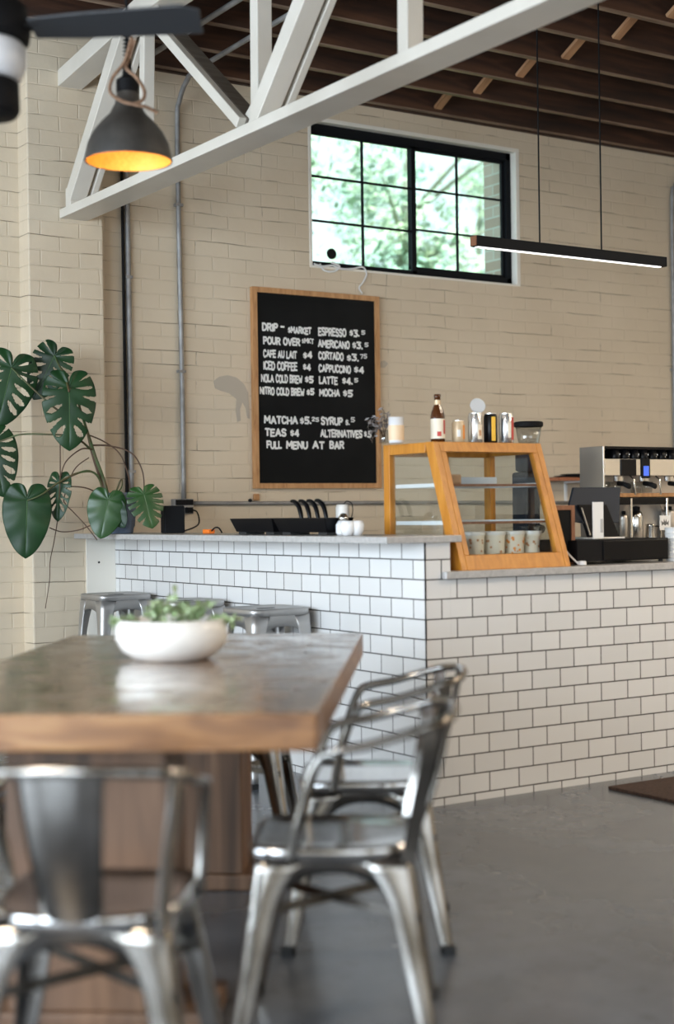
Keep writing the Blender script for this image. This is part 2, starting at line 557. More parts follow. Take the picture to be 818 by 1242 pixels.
M['mat_brown'] = mat('coir_mat', (0.045, 0.022, 0.012), 0.95)
noisy(M['mat_brown'], 90, (0.025, 0.012, 0.006), (0.07, 0.035, 0.02), bump=0.8)
M['orange_plug'] = mat('orange_plastic', (0.85, 0.20, 0.02), 0.45)
M['paper_cup'] = mat('cream_paper_cup', (0.80, 0.73, 0.60), 0.5)
M['cup_print'] = mat('brown_cup_print', (0.50, 0.25, 0.11), 0.6)
M['shelf_rim'] = mat('white_shelf_rim', (0.82, 0.83, 0.84), 0.35)
M['linen'] = mat('white_paper_liner', (0.75, 0.76, 0.77), 0.7)
M['worn'] = mat('worn_plaster', (0.46, 0.405, 0.33), 0.7)
M['gold_can'] = M['yellow_print']


def glass(name, tint=(0.95, 0.97, 0.97), refl=0.08, rough=0.02):
    m = bpy.data.materials.new(name)
    m.use_nodes = True
    nt = m.node_tree
    nt.nodes.clear()
    o = nt.nodes.new('ShaderNodeOutputMaterial')
    t = nt.nodes.new('ShaderNodeBsdfTransparent'); t.inputs[0].default_value = (*tint, 1)
    g = nt.nodes.new('ShaderNodeBsdfGlossy'); g.inputs['Roughness'].default_value = rough
    lw = nt.nodes.new('ShaderNodeFresnel'); lw.inputs[0].default_value = 1.45
    mr = nt.nodes.new('ShaderNodeMath'); mr.operation = 'ADD'; mr.inputs[1].default_value = refl
    mx = nt.nodes.new('ShaderNodeMixShader')
    ge = nt.nodes.new('ShaderNodeNewGeometry')
    inv = nt.nodes.new('ShaderNodeMath'); inv.operation = 'SUBTRACT'; inv.inputs[0].default_value = 1.0
    mu = nt.nodes.new('ShaderNodeMath'); mu.operation = 'MULTIPLY'
    nt.links.new(ge.outputs['Backfacing'], inv.inputs[1])
    nt.links.new(lw.outputs[0], mr.inputs[0]); nt.links.new(mr.outputs[0], mu.inputs[0]); nt.links.new(inv.outputs[0], mu.inputs[1])
    nt.links.new(mu.outputs[0], mx.inputs[0])
    nt.links.new(t.outputs[0], mx.inputs[1]); nt.links.new(g.outputs[0], mx.inputs[2])
    nt.links.new(mx.outputs[0], o.inputs[0])
    return m


M['glass'] = glass('display_glass', refl=0.09)
M['pane'] = glass('window_glass', (0.88, 0.98, 0.96), refl=0.0)
M['clear'] = glass('clear_glassware', (0.90, 0.91, 0.91), refl=0.1)

# ------------------------------------------------------------------ room shell
WB = 3.08           # inner face of the back wall
PB = 2.944          # face of the pilaster
L, Rr, FR = -7.0, 6.2, -8.0
TOP = 4.35
bm = new_bm()
box(bm, L - 0.4, Rr + 0.4, FR - 0.4, WB + 0.4, -0.12, 0)
struct('floor', bm, M['floor'])
WX0, WX1, WZ0, WZ1 = 1.43, 3.09, 2.722, 3.635
bm = new_bm()
box(bm, L, WX0, WB, WB + 0.25, 0, TOP)
box(bm, WX1, Rr, WB, WB + 0.25, 0, TOP)
box(bm, WX0, WX1, WB, WB + 0.25, 0, WZ0)
box(bm, WX0, WX1, WB, WB + 0.25, WZ1, TOP)
struct('wall_back', bm, M['brick'])
bm = new_bm()
box(bm, -0.488, -0.044, PB, WB + 0.01, 0, TOP)
struct('wall_pilaster', bm, M['brick'], bevel=0.008)
# left wall with three storefront openings, rear wall with two openings for the added fill lights
bm = new_bm()
ys = [FR, -6.8, -4.4, -3.8, -1.4, -0.8, 1.6, WB]
for i in range(0, 7, 2):
    box(bm, L - 0.2, L, ys[i], ys[i + 1], 0, TOP)
for i in (1, 3, 5):
    box(bm, L - 0.2, L, ys[i], ys[i + 1], 0, 0.55)
    box(bm, L - 0.2, L, ys[i], ys[i + 1], 2.95, TOP)
    for k in (1, 2):
        yk = ys[i] + 2.4 * k / 3
        box(bm, L + 0.02, L + 0.06, yk - 0.025, yk + 0.025, 0.55, 2.95)
struct('wall_left', bm, M['paint'])
bm = new_bm()
box(bm, L - 0.2, -5.9, FR - 0.2, FR, 0, TOP); box(bm, -3.3, -2.3, FR - 0.2, FR, 0, TOP); box(bm, 0.3, Rr, FR - 0.2, FR, 0, TOP)
for a, b in ((-5.9, -3.3), (-2.3, 0.3)):
    box(bm, a, b, FR - 0.2, FR, 0, 0.6); box(bm, a, b, FR - 0.2, FR, 2.9, TOP)
    c = (a + b) / 2
    box(bm, c - 0.03, c + 0.03, FR + 0.02, FR + 0.06, 0.6, 2.9)
struct('wall_rear', bm, M['paint'])
bm = new_bm()
box(bm, Rr, Rr + 0.2, FR, WB + 0.25, 0, TOP)
struct('wall_right', bm, M['paint'])
bm = new_bm()
box(bm, L - 0.2, Rr + 0.2, FR - 0.2, WB + 0.25, 4.02, 4.10)
struct('ceiling', bm, M['deck'])
# ledger along the top of the brick
bm = new_bm()
box(bm, L, Rr, WB - 0.035, WB, 3.775, 4.02)
struct('trim_1', bm, M['joist'], label='dark wooden ledger along the top of the brick wall')

# white painted end board under the raised countertop
bm = new_bm()
box(bm, -0.175, -0.001, PB - 0.012, PB - 0.001, 0.0, 1.05)
o = obj('end_board', bm, M['trim_paint'])
tag(o, 'white painted board on the pilaster under the countertop end', 'board')
bm = new_bm()
p = atX(120, 682, -0.09)
lathe(bm, [(0.006, 0), (0.006, 0.003)], 10)
oo = obj('screw_hole', bm, M['black'], o)
oo.rotation_euler = (PI / 2, 0, 0)
oo.location = at(120, 682, PB - 0.012)

# ------------------------------------------------------------------ window
FY0, FY1 = 3.135, 3.175
XM = at(500, 250, 3.15).x
wt = bpy.data.objects.new('window_1', None); COL.objects.link(wt); wt['kind'] = 'structure'
wt['label'] = 'black metal sliding window high in the cream brick wall'
bm = new_bm()
box(bm, WX0, WX1, FY0, FY1, WZ1 - 0.055, WZ1); box(bm, WX0, WX1, FY0, FY1, WZ0, WZ0 + 0.022); box(bm, XM, WX1, FY0, FY1, WZ0, WZ0 + 0.052)
box(bm, WX0, WX0 + 0.008, FY0, FY1, WZ0, WZ1); box(bm, WX1 - 0.045, WX1, FY0, FY1, WZ0, WZ1)
obj('window_frame', bm, M['black_metal'], wt, bevel=0.003)


def sash(x0, x1, yc, fw, zb):
    z0, z1 = WZ0 + zb, WZ1 - 0.055
    bm = new_bm()
    box(bm, x0, x0 + fw[0], yc - 0.012, yc + 0.012, z0, z1); box(bm, x1 - fw[1], x1, yc - 0.012, yc + 0.012, z0, z1)
    box(bm, x0, x1, yc - 0.012, yc + 0.012, z1 - 0.018, z1); box(bm, x0, x1, yc - 0.012, yc + 0.012, z0, z0 + 0.022)
    s = obj('sash', bm, M['black_metal'], wt, bevel=0.002)
    bm = new_bm()
    xc = (x0 + x1) / 2
    box(bm, xc - 0.006, xc + 0.006, yc - 0.008, yc + 0.008, z0, z1)
    for k in (1, 2):
        zc = z0 + (z1 - z0) * k / 3
        box(bm, x0, x1, yc - 0.008, yc + 0.008, zc - 0.006, zc + 0.006)
    obj('muntin', bm, M['black_metal'], s)
    bm = new_bm()
    box(bm, x0 + 0.004, x1 - 0.004, yc - 0.002, yc + 0.002, z0 + 0.004, z1 - 0.004)
    obj('pane', bm, M['pane'], s)
    return s


sash(WX0 + 0.006, XM + 0.02, 3.143, (0.006, 0.035), 0.018)
sash(XM - 0.015, WX1 - 0.045, 3.168, (0.03, 0.02), 0.050)
bm = new_bm(); c = atX(499, 255, XM)
box(bm, XM - 0.004, XM + 0.012, 3.118, 3.134, 3.12, 3.20)
obj('window_latch', bm, M['black_metal'], wt, bevel=0.003)
# white plastered reveal round the opening
bm = new_bm()
e = 0.003
box(bm, WX0, WX1, WB - e, FY0, WZ1 - 0.004, WZ1 + 0.022)
box(bm, WX1 - 0.004, WX1 + 0.028, WB - e, FY0, WZ0 - 0.01, WZ1 + 0.022)
box(bm, WX0 - 0.02, WX1, WB - e, FY0, WZ0 - 0.012, WZ0 + 0.003)
box(bm, WX0 - 0.02, WX0 + 0.002, WB - e, FY0, WZ0, WZ1 + 0.022)
struct('trim_2', bm, M['trim_paint'], bevel=0.003, label='white painted reveal round the window opening')
# brick jamb outside
bm = new_bm()
box(bm, WX1 - 0.01, WX1 + 0.22, 3.331, 3.42, WZ0 - 0.2, WZ1 + 0.3)
box(bm, WX1 - 0.01, WX1 + 0.0, FY1 + 0.002, 3.331, WZ0, WZ1)
struct('trim_3', bm, M['bare_brick'], label='bare brick jamb outside the right window pane')
# round black cap stuck on the pane + white tape below
bm = new_bm(); c = at(402, 308, 3.128)
lathe(bm, [(0.0, 0), (0.034, 0), (0.034, 0.008), (0.0, 0.008)], 24)
o = obj('pane_sticker', bm, M['black']); o.rotation_euler = (PI / 2, 0, 0); o.location = c
tag(o, 'small round black disc stuck low on the left window pane', 'disc')
bm = new_bm()
pts = [at(x, y, 3.07) for x, y in ((381, 320), (392, 323), (404, 322), (414, 326), (428, 326), (440, 324), (445, 332), (441, 342), (436, 349), (440, 356))]
sweep(bm, smooth_path(pts), 0.006, 6, flat=0.4)
pts = [at(x, y, 3.072) for x, y in ((388, 320), (394, 328), (406, 329), (412, 323), (402, 318))]
sweep(bm, smooth_path(pts), 0.007, 6, flat=0.4)
o = obj('tape_strip', bm, M['white_matte'], smooth=True)
tag(o, 'crumpled white cord and tape hanging from the window sill', 'tape')

# ------------------------------------------------------------------ trees outside
M['foliage'] = mat('tree_leaf', (0.16, 0.34, 0.16), 0.6)
noisy(M['foliage'], 0.9, (0.27, 0.42, 0.34), (0.52, 0.58, 0.38), lo=0.35, hi=0.7)
bsdf(M['foliage']).inputs['Subsurface Weight'].default_value = 0.0
M['bark'] = mat('tree_bark', (0.30, 0.30, 0.25), 0.9)


def tree(label, x, y, h, rr, n, seed):
    rnd = random.Random(seed)
    t = thing('garden_tree', label, 'tree', (x, y, -0.1))
    bm = new_bm()
    sweep(bm, [(0, 0, 0), (0.1, 0, h * 0.3), (0, 0.1, h * 0.6), (0.1, 0, h * 0.85)], [0.2, 0.16, 0.1, 0.04], 8)
    for k in range(6):
        a = rnd.random() * 6.28
        z = h * rnd.uniform(0.4, 0.7)
        sweep(bm, [(0, 0, z), (math.cos(a) * rr * 0.4, math.sin(a) * rr * 0.4, z + 0.5), (math.cos(a) * rr * 0.8, math.sin(a) * rr * 0.8, z + 0.9)], [0.07, 0.045, 0.02], 6)
    obj('trunk', bm, M['bark'], t)
    bm = new_bm()
    cl = [(rnd.gauss(0, rr * 0.45), rnd.gauss(0, rr * 0.45), h * 0.62 + rnd.gauss(0, h * 0.2), rnd.uniform(0.5, 1.0)) for _ in range(26)]
    for k in range(n):
        cx, cy, cz, cr = rnd.choice(cl)
        d = Vector((rnd.gauss(0, 1), rnd.gauss(0, 1), rnd.gauss(0, 0.8))).normalized() * cr * rnd.random() ** 0.4
        c = Vector((cx, cy, cz)) + d
        u = Vector((rnd.gauss(0, 1), rnd.gauss(0, 1), rnd.gauss(0, 1))).normalized()
        w = u.orthogonal().normalized()
        s = rnd.uniform(0.06, 0.11)
        a, b = u * s, w * s * 0.6
        bm.faces.new([bm.verts.new(c + q) for q in (a, b, -a, -b)])
    obj('crown', bm, M['foliage'], t)


tree('green tree filling the left half of the window view', 5.2, 11.5, 7.4, 1.9, 6500, 3)
tree('yellow green tree seen through the right window pane', 12.2, 17.0, 9.6, 2.6, 7500, 5)
tree('tall pale tree far behind at the left edge of the window view', 6.0, 25.0, 12.5, 3.0, 9000, 8)
tree('tall tree far behind seen across the window middle', 15.5, 31.0, 12.5, 3.6, 9000, 9)
tree('broad tree at the far right beyond the window', 19.5, 24.0, 11.5, 3.0, 8000, 12)
sn = bpy.data.lights.new('sun', 'SUN'); sn.energy = 9; sn.angle = 0.05; sn.color = (1, 0.97, 0.9)
so = bpy.data.objects.new('sun', sn); COL.objects.link(so)
so.rotation_euler = (math.radians(38), 0, math.radians(-20))
bm = new_bm(); box(bm, -6, 30, 3.6, 40, -0.3, -0.1)
o = obj('garden_ground', bm, mat('lawn', (0.12, 0.2, 0.06), 0.9)); o['kind'] = 'structure'; o['label'] = 'ground outside behind the building'

# ------------------------------------------------------------------ roof joists and bridging
jy = [2.985, 2.575, 2.165, 1.755, 1.335, 0.925, 0.52, 0.11, -0.30, -0.71, -1.12, -1.53, -1.94, -2.35]
first = None
for i, y in enumerate(jy):
    if first is None:
        first = thing('roof_joist', 'long dark brown roof joist running along the brick wall', 'joist', (0, y, 3.77), group='roof joists above the truss')
        bm = new_bm(); box(bm, L, Rr, -0.019, 0.019, 0.006, 0.25); obj('joist_board', bm, M['joist'], first)
        bm = new_bm(); box(bm, L, Rr, -0.019, 0.019, 0, 0.006); obj('joist_edge', bm, M['joist_edge'], first)['label'] = 'pale lower edge of the joist'
    else:
        c = copy_tree(first); c.location = (0, y, 3.77)
for i in range(0, 9):
    y0, y1 = jy[i], jy[i + 1]
    bm = new_bm()
    beam(bm, (0, y0 - 0.03, 3.80), (0, y1 + 0.03, 3.985), 0.055, 0.02)
    o = obj('bridging_brace', bm, M['bridging'], loc=(2.33, 0, 0))
    tag(o, 'short pale pine brace set slanting between the roof joists', 'brace', 'pine braces between the joists')

# ------------------------------------------------------------------ roof truss
XA, XB = -0.303, -0.137
ZC = 2.825
t = thing('roof_truss', 'white painted roof truss resting on the brick pilaster', 'truss', (-0.2075, 2.9, ZC))
off = Vector((0.2075, -2.9, -ZC))


def tb(name, segs, mt=M['truss'], bev=0.004):
    bm = new_bm()
    for a, b, x0, x1, h in segs:
        beam(bm, Vector(((x0 + x1) / 2, a[0], a[1])) + off, Vector(((x0 + x1) / 2, b[0], b[1])) + off, x1 - x0, h)
    return obj(name, bm, mt, t, bevel=bev)


tb('bottom_chord', [((2.99, ZC + 0.025), (-3.4, ZC + 0.025), XA, XB, 0.05)])
tb('top_chord', [((2.96, 3.60), (1.95, 3.70), XA, -0.16, 0.09), ((1.96, 3.70), (-3.4, 3.71), XA, -0.16, 0.09)])
tb('diagonal_strut', [((2.84, 2.93), (2.12, 3.69), XA + 0.005, -0.205, 0.085), ((2.84, 2.93), (2.12, 3.69), -0.185, -0.150, 0.085)])
tb('heel_plate', [((2.85, 2.86), (2.85, 2.98), XA + 0.01, -0.22, 0.07)])
tb('vertical_post', [((1.99, 2.86), (1.95, 3.70), -0.265, -0.205, 0.055)])
tb('diagonal_strut', [((1.92, 3.67), (0.98, 2.91), -0.275, -0.235, 0.05)])
dk = tb('strut_board', [((1.92, 3.665), (0.98, 2.905), -0.234, -0.145, 0.06)], wood('dark_truss_board', (0.075, 0.06, 0.045), (0.11, 0.09, 0.07), (0.15, 0.125, 0.10), 0.7))
dk['label'] = 'dark board of the truss'  # board coloured darker than the other truss members
tb('vertical_post', [((0.85, 2.86), (0.84, 3.70), -0.265, -0.19, 0.065)])
tb('diagonal_strut', [((0.80, 2.90), (0.0, 3.70), XA + 0.005, -0.205, 0.085), ((0.80, 2.90), (0.0, 3.70), -0.185, -0.150, 0.085)])
tb('vertical_post', [((-0.26, 2.86), (-0.27, 3.70), -0.265, -0.19, 0.065)])
bm = new_bm()
prism(bm, [(1.08, 2.86), (1.04, 2.93), (0.90, 3.02), (0.78, 3.01), (0.70, 2.86)], 'X', -0.225, -0.215)
bmesh.ops.translate(bm, verts=bm.verts, vec=off)
obj('gusset_plate', bm, M['truss'], t)
bm = new_bm()
prism(bm, [(2.16, 3.72), (2.08, 3.58), (1.92, 3.56), (1.76, 3.60), (1.74, 3.72)], 'X', -0.285, -0.27)
bmesh.ops.translate(bm, verts=bm.verts, vec=off)
obj('gusset_plate', bm, M['truss'], t)

# ------------------------------------------------------------------ conduits
def conduit(label, pts, r, ml=M['galv'], clips=(), sub=4, group=None, name='wall_conduit', n=10):
    bm = new_bm()
    sweep(bm, smooth_path(pts, sub), r, n)
    o = obj(name, bm, ml, smooth=True)
    tag(o, label, 'conduit' if 'cable' not in name else 'cable', group)
    for c in clips:
        bm = new_bm()
        c = Vector(c)
        box(bm, c.x - 0.022, c.x + 0.022, c.y - r - 0.003, WB, c.z - 0.008, c.z + 0.008)
        obj('pipe_clip', bm, ml, o)
    return o


yc = WB - 0.022
conduit('grey steel conduit left of the menu, straight behind the plant', [(0.163, yc, 1.30), (0.163, yc, 2.0), (0.160, yc, 2.9), (0.158, yc, 3.62), (0.155, yc - 0.10, 3.72), (0.15, yc - 0.35, 3.735), (0.14, 1.0, 3.745), (0.12, -1.6, 3.745)], 0.0155, clips=[(0.162, yc, 1.43), (0.16, yc, 2.55)])
conduit('black cable running up beside the conduit behind the plant', [(0.133, yc, 1.09), (0.133, yc, 1.6), (0.130, yc, 2.4), (0.128, yc, 3.3), (0.126, yc, 3.9)], 0.009, M['black'], name='wall_cable')
conduit('grey steel conduit rising from the outlet box and bending overhead', [(0.50, yc, 1.27), (0.498, yc, 2.0), (0.49, yc, 2.9), (0.49, yc, 3.50), (0.488, yc - 0.03, 3.60), (0.48, yc - 0.14, 3.69), (0.46, yc - 0.4, 3.715), (0.43, 1.2, 3.72), (0.38, -1.6, 3.73)], 0.0145, clips=[(0.495, yc, 2.02), (0.492, yc, 3.0)])
conduit('grey steel conduit running flat along the wall below the menu board', [(0.55, yc, 1.245), (1.2, yc, 1.24), (2.4, yc, 1.235), (3.6, yc, 1.225)], 0.0115, clips=[(1.50, yc, 1.240)])
conduit('grey steel conduit at the far right of the brick wall', [(4.565, yc, 1.0), (4.565, yc, 2.4), (4.565, yc, 3.42), (4.60, yc, 3.56), (4.70, yc, 3.70), (4.76, yc, 3.80)], 0.0145, clips=[(4.565, yc, 2.2)])
# outlet box
t = thing('outlet_box', 'metal outlet box with black sockets on the wall under the conduit', 'outlet', (0.485, WB, 1.235))
bm = new_bm(); box(bm, -0.06, 0.065, -0.05, 0, -0.055, 0.035); obj('box_body', bm, M['galv'], t, bevel=0.004)
bm = new_bm(); box(bm, -0.055, 0.06, -0.056, -0.05, -0.002, 0.03); obj('socket', bm, M['black'], t, bevel=0.002)
bm = new_bm(); box(bm, 0.005, 0.045, -0.085, -0.05, -0.048, -0.015); obj('plug', bm, M['black'], t, bevel=0.004)
# small wall things
for (px, py, r, lab) in ((303.5, 608, 0.012, 'small black clip on the flat conduit under the menu board'),):
    bm = new_bm(); lathe(bm, [(0, -r), (r, -r * 0.5), (r, r * 0.5), (0, r)], 12)
    o = obj('wall_clip', bm, M['black']); o.location = at(px, py - 1, WB - 0.03); tag(o, lab, 'clip')
bm = new_bm(); c = at(311, 603, WB - 0.01)
box(bm, c.x - 0.018, c.x + 0.018, WB - 0.02, WB, c.z - 0.02, c.z + 0.02)
o = obj('wall_block', bm, M['frame_wood'], bevel=0.004); tag(o, 'tiny square wooden block on the wall below the menu board', 'block')
# scuffed patch left of the menu (missing paint)
def patch(pts, lab):
    bm = new_bm()
    vs = [at(x, y, WB - 0.0) for x, y in pts]
    prism(bm, [(v.x, v.z) for v in vs], 'Y', WB - 0.0025, WB + 0.001)
    o = obj('bare_patch', bm, M['worn']); tag(o, lab, 'patch')
patch([(259, 462), (266, 457), (276, 455), (287, 458), (296, 466), (301, 476), (302, 492), (303, 508), (300, 507), (298, 495), (294, 488), (291, 497), (292, 510), (288, 512), (286, 498), (287, 484), (278, 477), (268, 474), (261, 471)], 'grey scuffed patch of bare plaster left of the menu board')
patch([(458, 440), (466, 437), (471, 441), (467, 446), (460, 446)], 'small grey scuff mark right of the menu board')

# ------------------------------------------------------------------ menu board
BX0, BX1, BZ0, BZ1 = 0.978, 1.912, 1.330, 2.556
BY = WB - 0.03
t = thing('menu_board', 'large black chalk menu board in a thin wooden frame on brick wall', 'menu board', ((BX0 + BX1) / 2, WB, BZ0))
cx = (BX0 + BX1) / 2
bm = new_bm(); box(bm, BX0 + 0.01 - cx, BX1 - 0.01 - cx, -0.02, -0.002, 0.01, BZ1 - BZ0 - 0.01); obj('board_panel', bm, M['chalkboard'], t)
bm = new_bm()
H = BZ1 - BZ0; W = BX1 - BX0; fw = 0.032
x0, x1 = -W / 2, W / 2
for q in ([(x0, 0), (x1, 0), (x1 - fw, fw), (x0 + fw, fw)], [(x0, H), (x0 + fw, H - fw), (x1 - fw, H - fw), (x1, H)], [(x0, 0), (x0 + fw, fw), (x0 + fw, H - fw), (x0, H)], [(x1, 0), (x1, H), (x1 - fw, H - fw), (x1 - fw, fw)]):
    prism(bm, q, 'Y', -0.034, -0.001)
obj('board_frame', bm, M['frame_wood'], t)


GLYPH = {
 'A': (1, [[(0, 0), (.5, 1), (1, 0)], [(.18, .33), (.82, .33)]]), 'B': (.85, [[(0, 0), (0, 1), (.7, .97), (.9, .76), (.7, .54), (0, .52)], [(.7, .54), (1, .28), (.75, .02), (0, 0)]]),
 'C': (.85, [[(1, .82), (.7, 1), (.3, 1), (0, .75), (0, .25), (.3, 0), (.7, 0), (1, .18)]]), 'D': (.9, [[(0, 0), (0, 1), (.55, 1), (1, .7), (1, .3), (.55, 0), (0, 0)]]),
 'E': (.75, [[(1, 1), (0, 1), (0, 0), (1, 0)], [(0, .52), (.85, .52)]]), 'F': (.75, [[(1, 1), (0, 1), (0, 0)], [(0, .52), (.85, .52)]]),
 'G': (.9, [[(1, .82), (.7, 1), (.3, 1), (0, .7), (0, .25), (.3, 0), (.8, 0), (1, .2), (1, .45), (.6, .45)]]), 'H': (.9, [[(0, 0), (0, 1)], [(1, 0), (1, 1)], [(0, .5), (1, .5)]]),
 'I': (.12, [[(.5, 0), (.5, 1)]]), 'K': (.85, [[(0, 0), (0, 1)], [(1, 1), (.1, .5), (1, 0)]]), 'L': (.7, [[(0, 1), (0, 0), (1, 0)]]),
 'M': (1.15, [[(0, 0), (.05, 1), (.5, .35), (.95, 1), (1, 0)]]), 'N': (.95, [[(0, 0), (0, 1), (1, 0), (1, 1)]]), 'O': (.95, [[(.3, 0), (0, .28), (0, .72), (.3, 1), (.7, 1), (1, .72), (1, .28), (.7, 0), (.3, 0)]]),
 'P': (.8, [[(0, 0), (0, 1), (.75, 1), (1, .78), (.75, .5), (0, .48)]]), 'R': (.85, [[(0, 0), (0, 1), (.75, 1), (1, .78), (.75, .52), (0, .5)], [(.5, .5), (1, 0)]]),
 'S': (.8, [[(1, .85), (.7, 1), (.25, 1), (0, .78), (.2, .56), (.8, .46), (1, .22), (.75, 0), (.25, 0), (0, .15)]]), 'T': (.85, [[(0, 1), (1, 1)], [(.5, 1), (.5, 0)]]),
 'U': (.9, [[(0, 1), (0, .25), (.3, 0), (.7, 0), (1, .25), (1, 1)]]), 'V': (.95, [[(0, 1), (.5, 0), (1, 1)]]), 'W': (1.25, [[(0, 1), (.25, 0), (.5, .65), (.75, 0), (1, 1)]]),
 'Y': (.9, [[(0, 1), (.5, .5), (1, 1)], [(.5, .5), (.5, 0)]]), '$': (.7, [[(1, .74), (.1, .74), (0, .50), (1, .42), (.9, .16), (0, .16)], [(.5, .95), (.5, -0.04)]]),
 '.': (.08, [[(.4, 0), (.6, .06)]]), '-': (.7, [[(0, .45), (1, .45)]]), ' ': (.4, []),
 '2': (.75, [[(0, .8), (.3, 1), (.8, 1), (1, .75), (0, 0), (1, 0)]]), '3': (.8, [[(0, 1), (1, 1), (.45, .58), (.9, .5), (1, .22), (.7, 0), (0, .04)]]),
 '4': (.85, [[(.75, 0), (.75, 1), (0, .3), (1, .3)]]), '5': (.8, [[(1, 1), (.1, 1), (.05, .55), (.7, .58), (1, .3), (.7, 0), (0, .03)]]), '7': (.8, [[(0, 1), (1, 1), (.4, 0)]])}


def lettering(txt, cx0, cx1, cyb, ch, origin=(280, 340), sc=4.09, Y=WB - 0.0205, parent=None):
    A = at(origin[0] + cx0 / sc, origin[1] + cyb / sc, Y)
    B = at(origin[0] + cx1 / sc, origin[1] + cyb / sc, Y)
    T = at(origin[0] + cx0 / sc, origin[1] + (cyb - ch) / sc, Y)
    w = B.x - A.x; h = T.z - A.z
    th = 0.0060 if ch > 30 else 0.0032
    gap = 0.34
    tot = sum(GLYPH[c][0] for c in txt) + gap * (len(txt) - 1)
    k = (w - 2 * th) / tot
    z0 = A.z + th; hh = h - 2 * th
    bm = new_bm(); x = A.x + th; n = 0
    ol = parent.location
    # horizontal pen is thinner when the letters are narrow
    px = min(th, k * 0.19)
    for i, c in enumerate(txt):
        gw, strokes = GLYPH[c]
        jz = 0.002 * math.sin(i * 2.3 + cyb)
        for st in strokes:
            P = [Vector((x + gw * k * a, z0 + hh * b + jz)) for a, b in st]
            for a, b in zip(P, P[1:]):
                d = (b - a)
                if d.length < 1e-6:
                    continue
                d.normalize(); nn = Vector((-d.y, d.x))
                t_ = math.hypot(nn.x * px, nn.y * th) * (0.62 if c == '$' else 1)
                a2, b2 = a - d * t_ * 0.7, b + d * t_ * 0.7
                y = Y - 0.00004 * (n % 12)
                q = [a2 + nn * t_ * 0.7, a2 + d * t_ * 0.4 + nn * t_, b2 - d * t_ * 0.4 + nn * t_, b2 + nn * t_ * 0.7, b2 - nn * t_ * 0.7, b2 - d * t_ * 0.4 - nn * t_, a2 + d * t_ * 0.4 - nn * t_, a2 - nn * t_ * 0.7]
                A_ = [bm.verts.new((v.x - ol.x, y - 0.0006 - ol.y, v.y - ol.z)) for v in q]
                B_ = [bm.verts.new((v.x - ol.x, y + 0.0004 - ol.y, v.y - ol.z)) for v in q]
                bm.faces.new(A_); bm.faces.new(B_[::-1])
                for j in range(8):
                    bm.faces.new((A_[j], B_[j], B_[(j + 1) % 8], A_[(j + 1) % 8]))
                n += 1
        x += (gw + gap) * k
    return obj('chalk_lettering', bm, M['chalk'], parent)


rows = [
    ('DRIP', 155, 236, 252, 43), ('-', 246, 268, 252, 46), ('$MARKET', 282, 402, 264, 38), ('ESPRESSO', 433, 575, 275, 44), ('$3.', 588, 640, 279, 38), ('5', 648, 668, 268, 22),
    ('POUR OVER', 160, 346, 318, 42), ('$MKT', 352, 413, 312, 27), ('AMERICANO', 432, 592, 334, 42), ('$3.', 602, 656, 340, 38), ('5', 664, 684, 330, 22),
    ('CAFE AU LAIT', 160, 330, 383, 42), ('$4', 358, 406, 388, 38), ('CORTADO', 434, 562, 393, 42), ('$3.', 575, 636, 401, 38), ('75', 642, 677, 388, 24),
    ('ICED COFFEE', 160, 332, 444, 46), ('$4', 357, 399, 448, 38), ('CAPPUCCINO', 435, 598, 456, 42), ('$4', 611, 663, 461, 38),
    ('NOLA COLD BREW', 149, 358, 506, 44), ('$5', 367, 412, 510, 38), ('LATTE', 437, 532, 516, 42), ('$4.', 552, 606, 517, 38), ('5', 613, 633, 506, 22),
    ('NITRO COLD BREW', 143, 368, 568, 42), ('$5', 375, 416, 571, 36), ('MOCHA', 438, 543, 576, 40), ('$5', 556, 607, 579, 38),
    ('MATCHA', 165, 334, 712, 42), ('$5.', 342, 401, 714, 40), ('25', 402, 439, 700, 22), ('SYRUP', 447, 558, 719, 43), ('$.', 568, 592, 721, 38), ('5', 596, 617, 705, 25),
    ('TEAS', 169, 277, 775, 42), ('$4', 294, 341, 776, 40), ('ALTERNATIVES', 444, 655, 780, 42), ('$.5', 660, 700, 780, 36),
    ('FULL', 177, 255, 837, 42), ('MENU', 275, 384, 838, 42), ('AT', 405, 467, 838, 42), ('BAR', 490, 564, 838, 42)]
for a in rows:
    lettering(*a, parent=t)

# ------------------------------------------------------------------ counter
t = thing('tiled_counter', 'counter base clad in white subway tile with dark grout', 'counter', (0, 0, 0))
bm = new_bm()
# the pony wall of the raised bar
prism(bm, [(0, 0), (0.126, 0), (0.126, PB - 0.002), (0, PB - 0.002)], 'Z', 0, 1.052)
obj('bar_wall', bm, M['tile'], t)
bm = new_bm()
box(bm, 0.1265, 5.9, 0, 0.12, 0, 0.9045)
obj('front_wall', bm, M['tile'], t)
bm = new_bm(); box(bm, 0.13, 5.9, 0.122, 0.86, 0.0, 0.9045); obj('cabinet_body', bm, M['black'], t)
bm = new_bm(); box(bm, -0.002, 0.002, -0.002, 0.002, 0.0, 1.052); obj('corner_trim', bm, M['black'], t)
bm = new_bm()
prism(bm, [(-0.20, -0.022), (0.17, -0.022), (0.17, PB - 0.002), (-0.245, PB - 0.002)], 'Z', 1.0525, 1.080)
o = obj('raised_countertop', bm, M['quartz'], bevel=0.003); tag(o, 'raised grey bar top on the left tiled wall', 'countertop')
bm = new_bm()
prism(bm, [(0.1265, -0.0), (0.085, -0.0), (0.085, -0.028), (5.9, -0.028), (5.9, 0.88), (0.1265, 0.88)], 'Z', 0.905, 0.935)
o = obj('lower_countertop', bm, M['quartz'], bevel=0.003); tag(o, 'lower grey countertop under the pastry case', 'countertop')

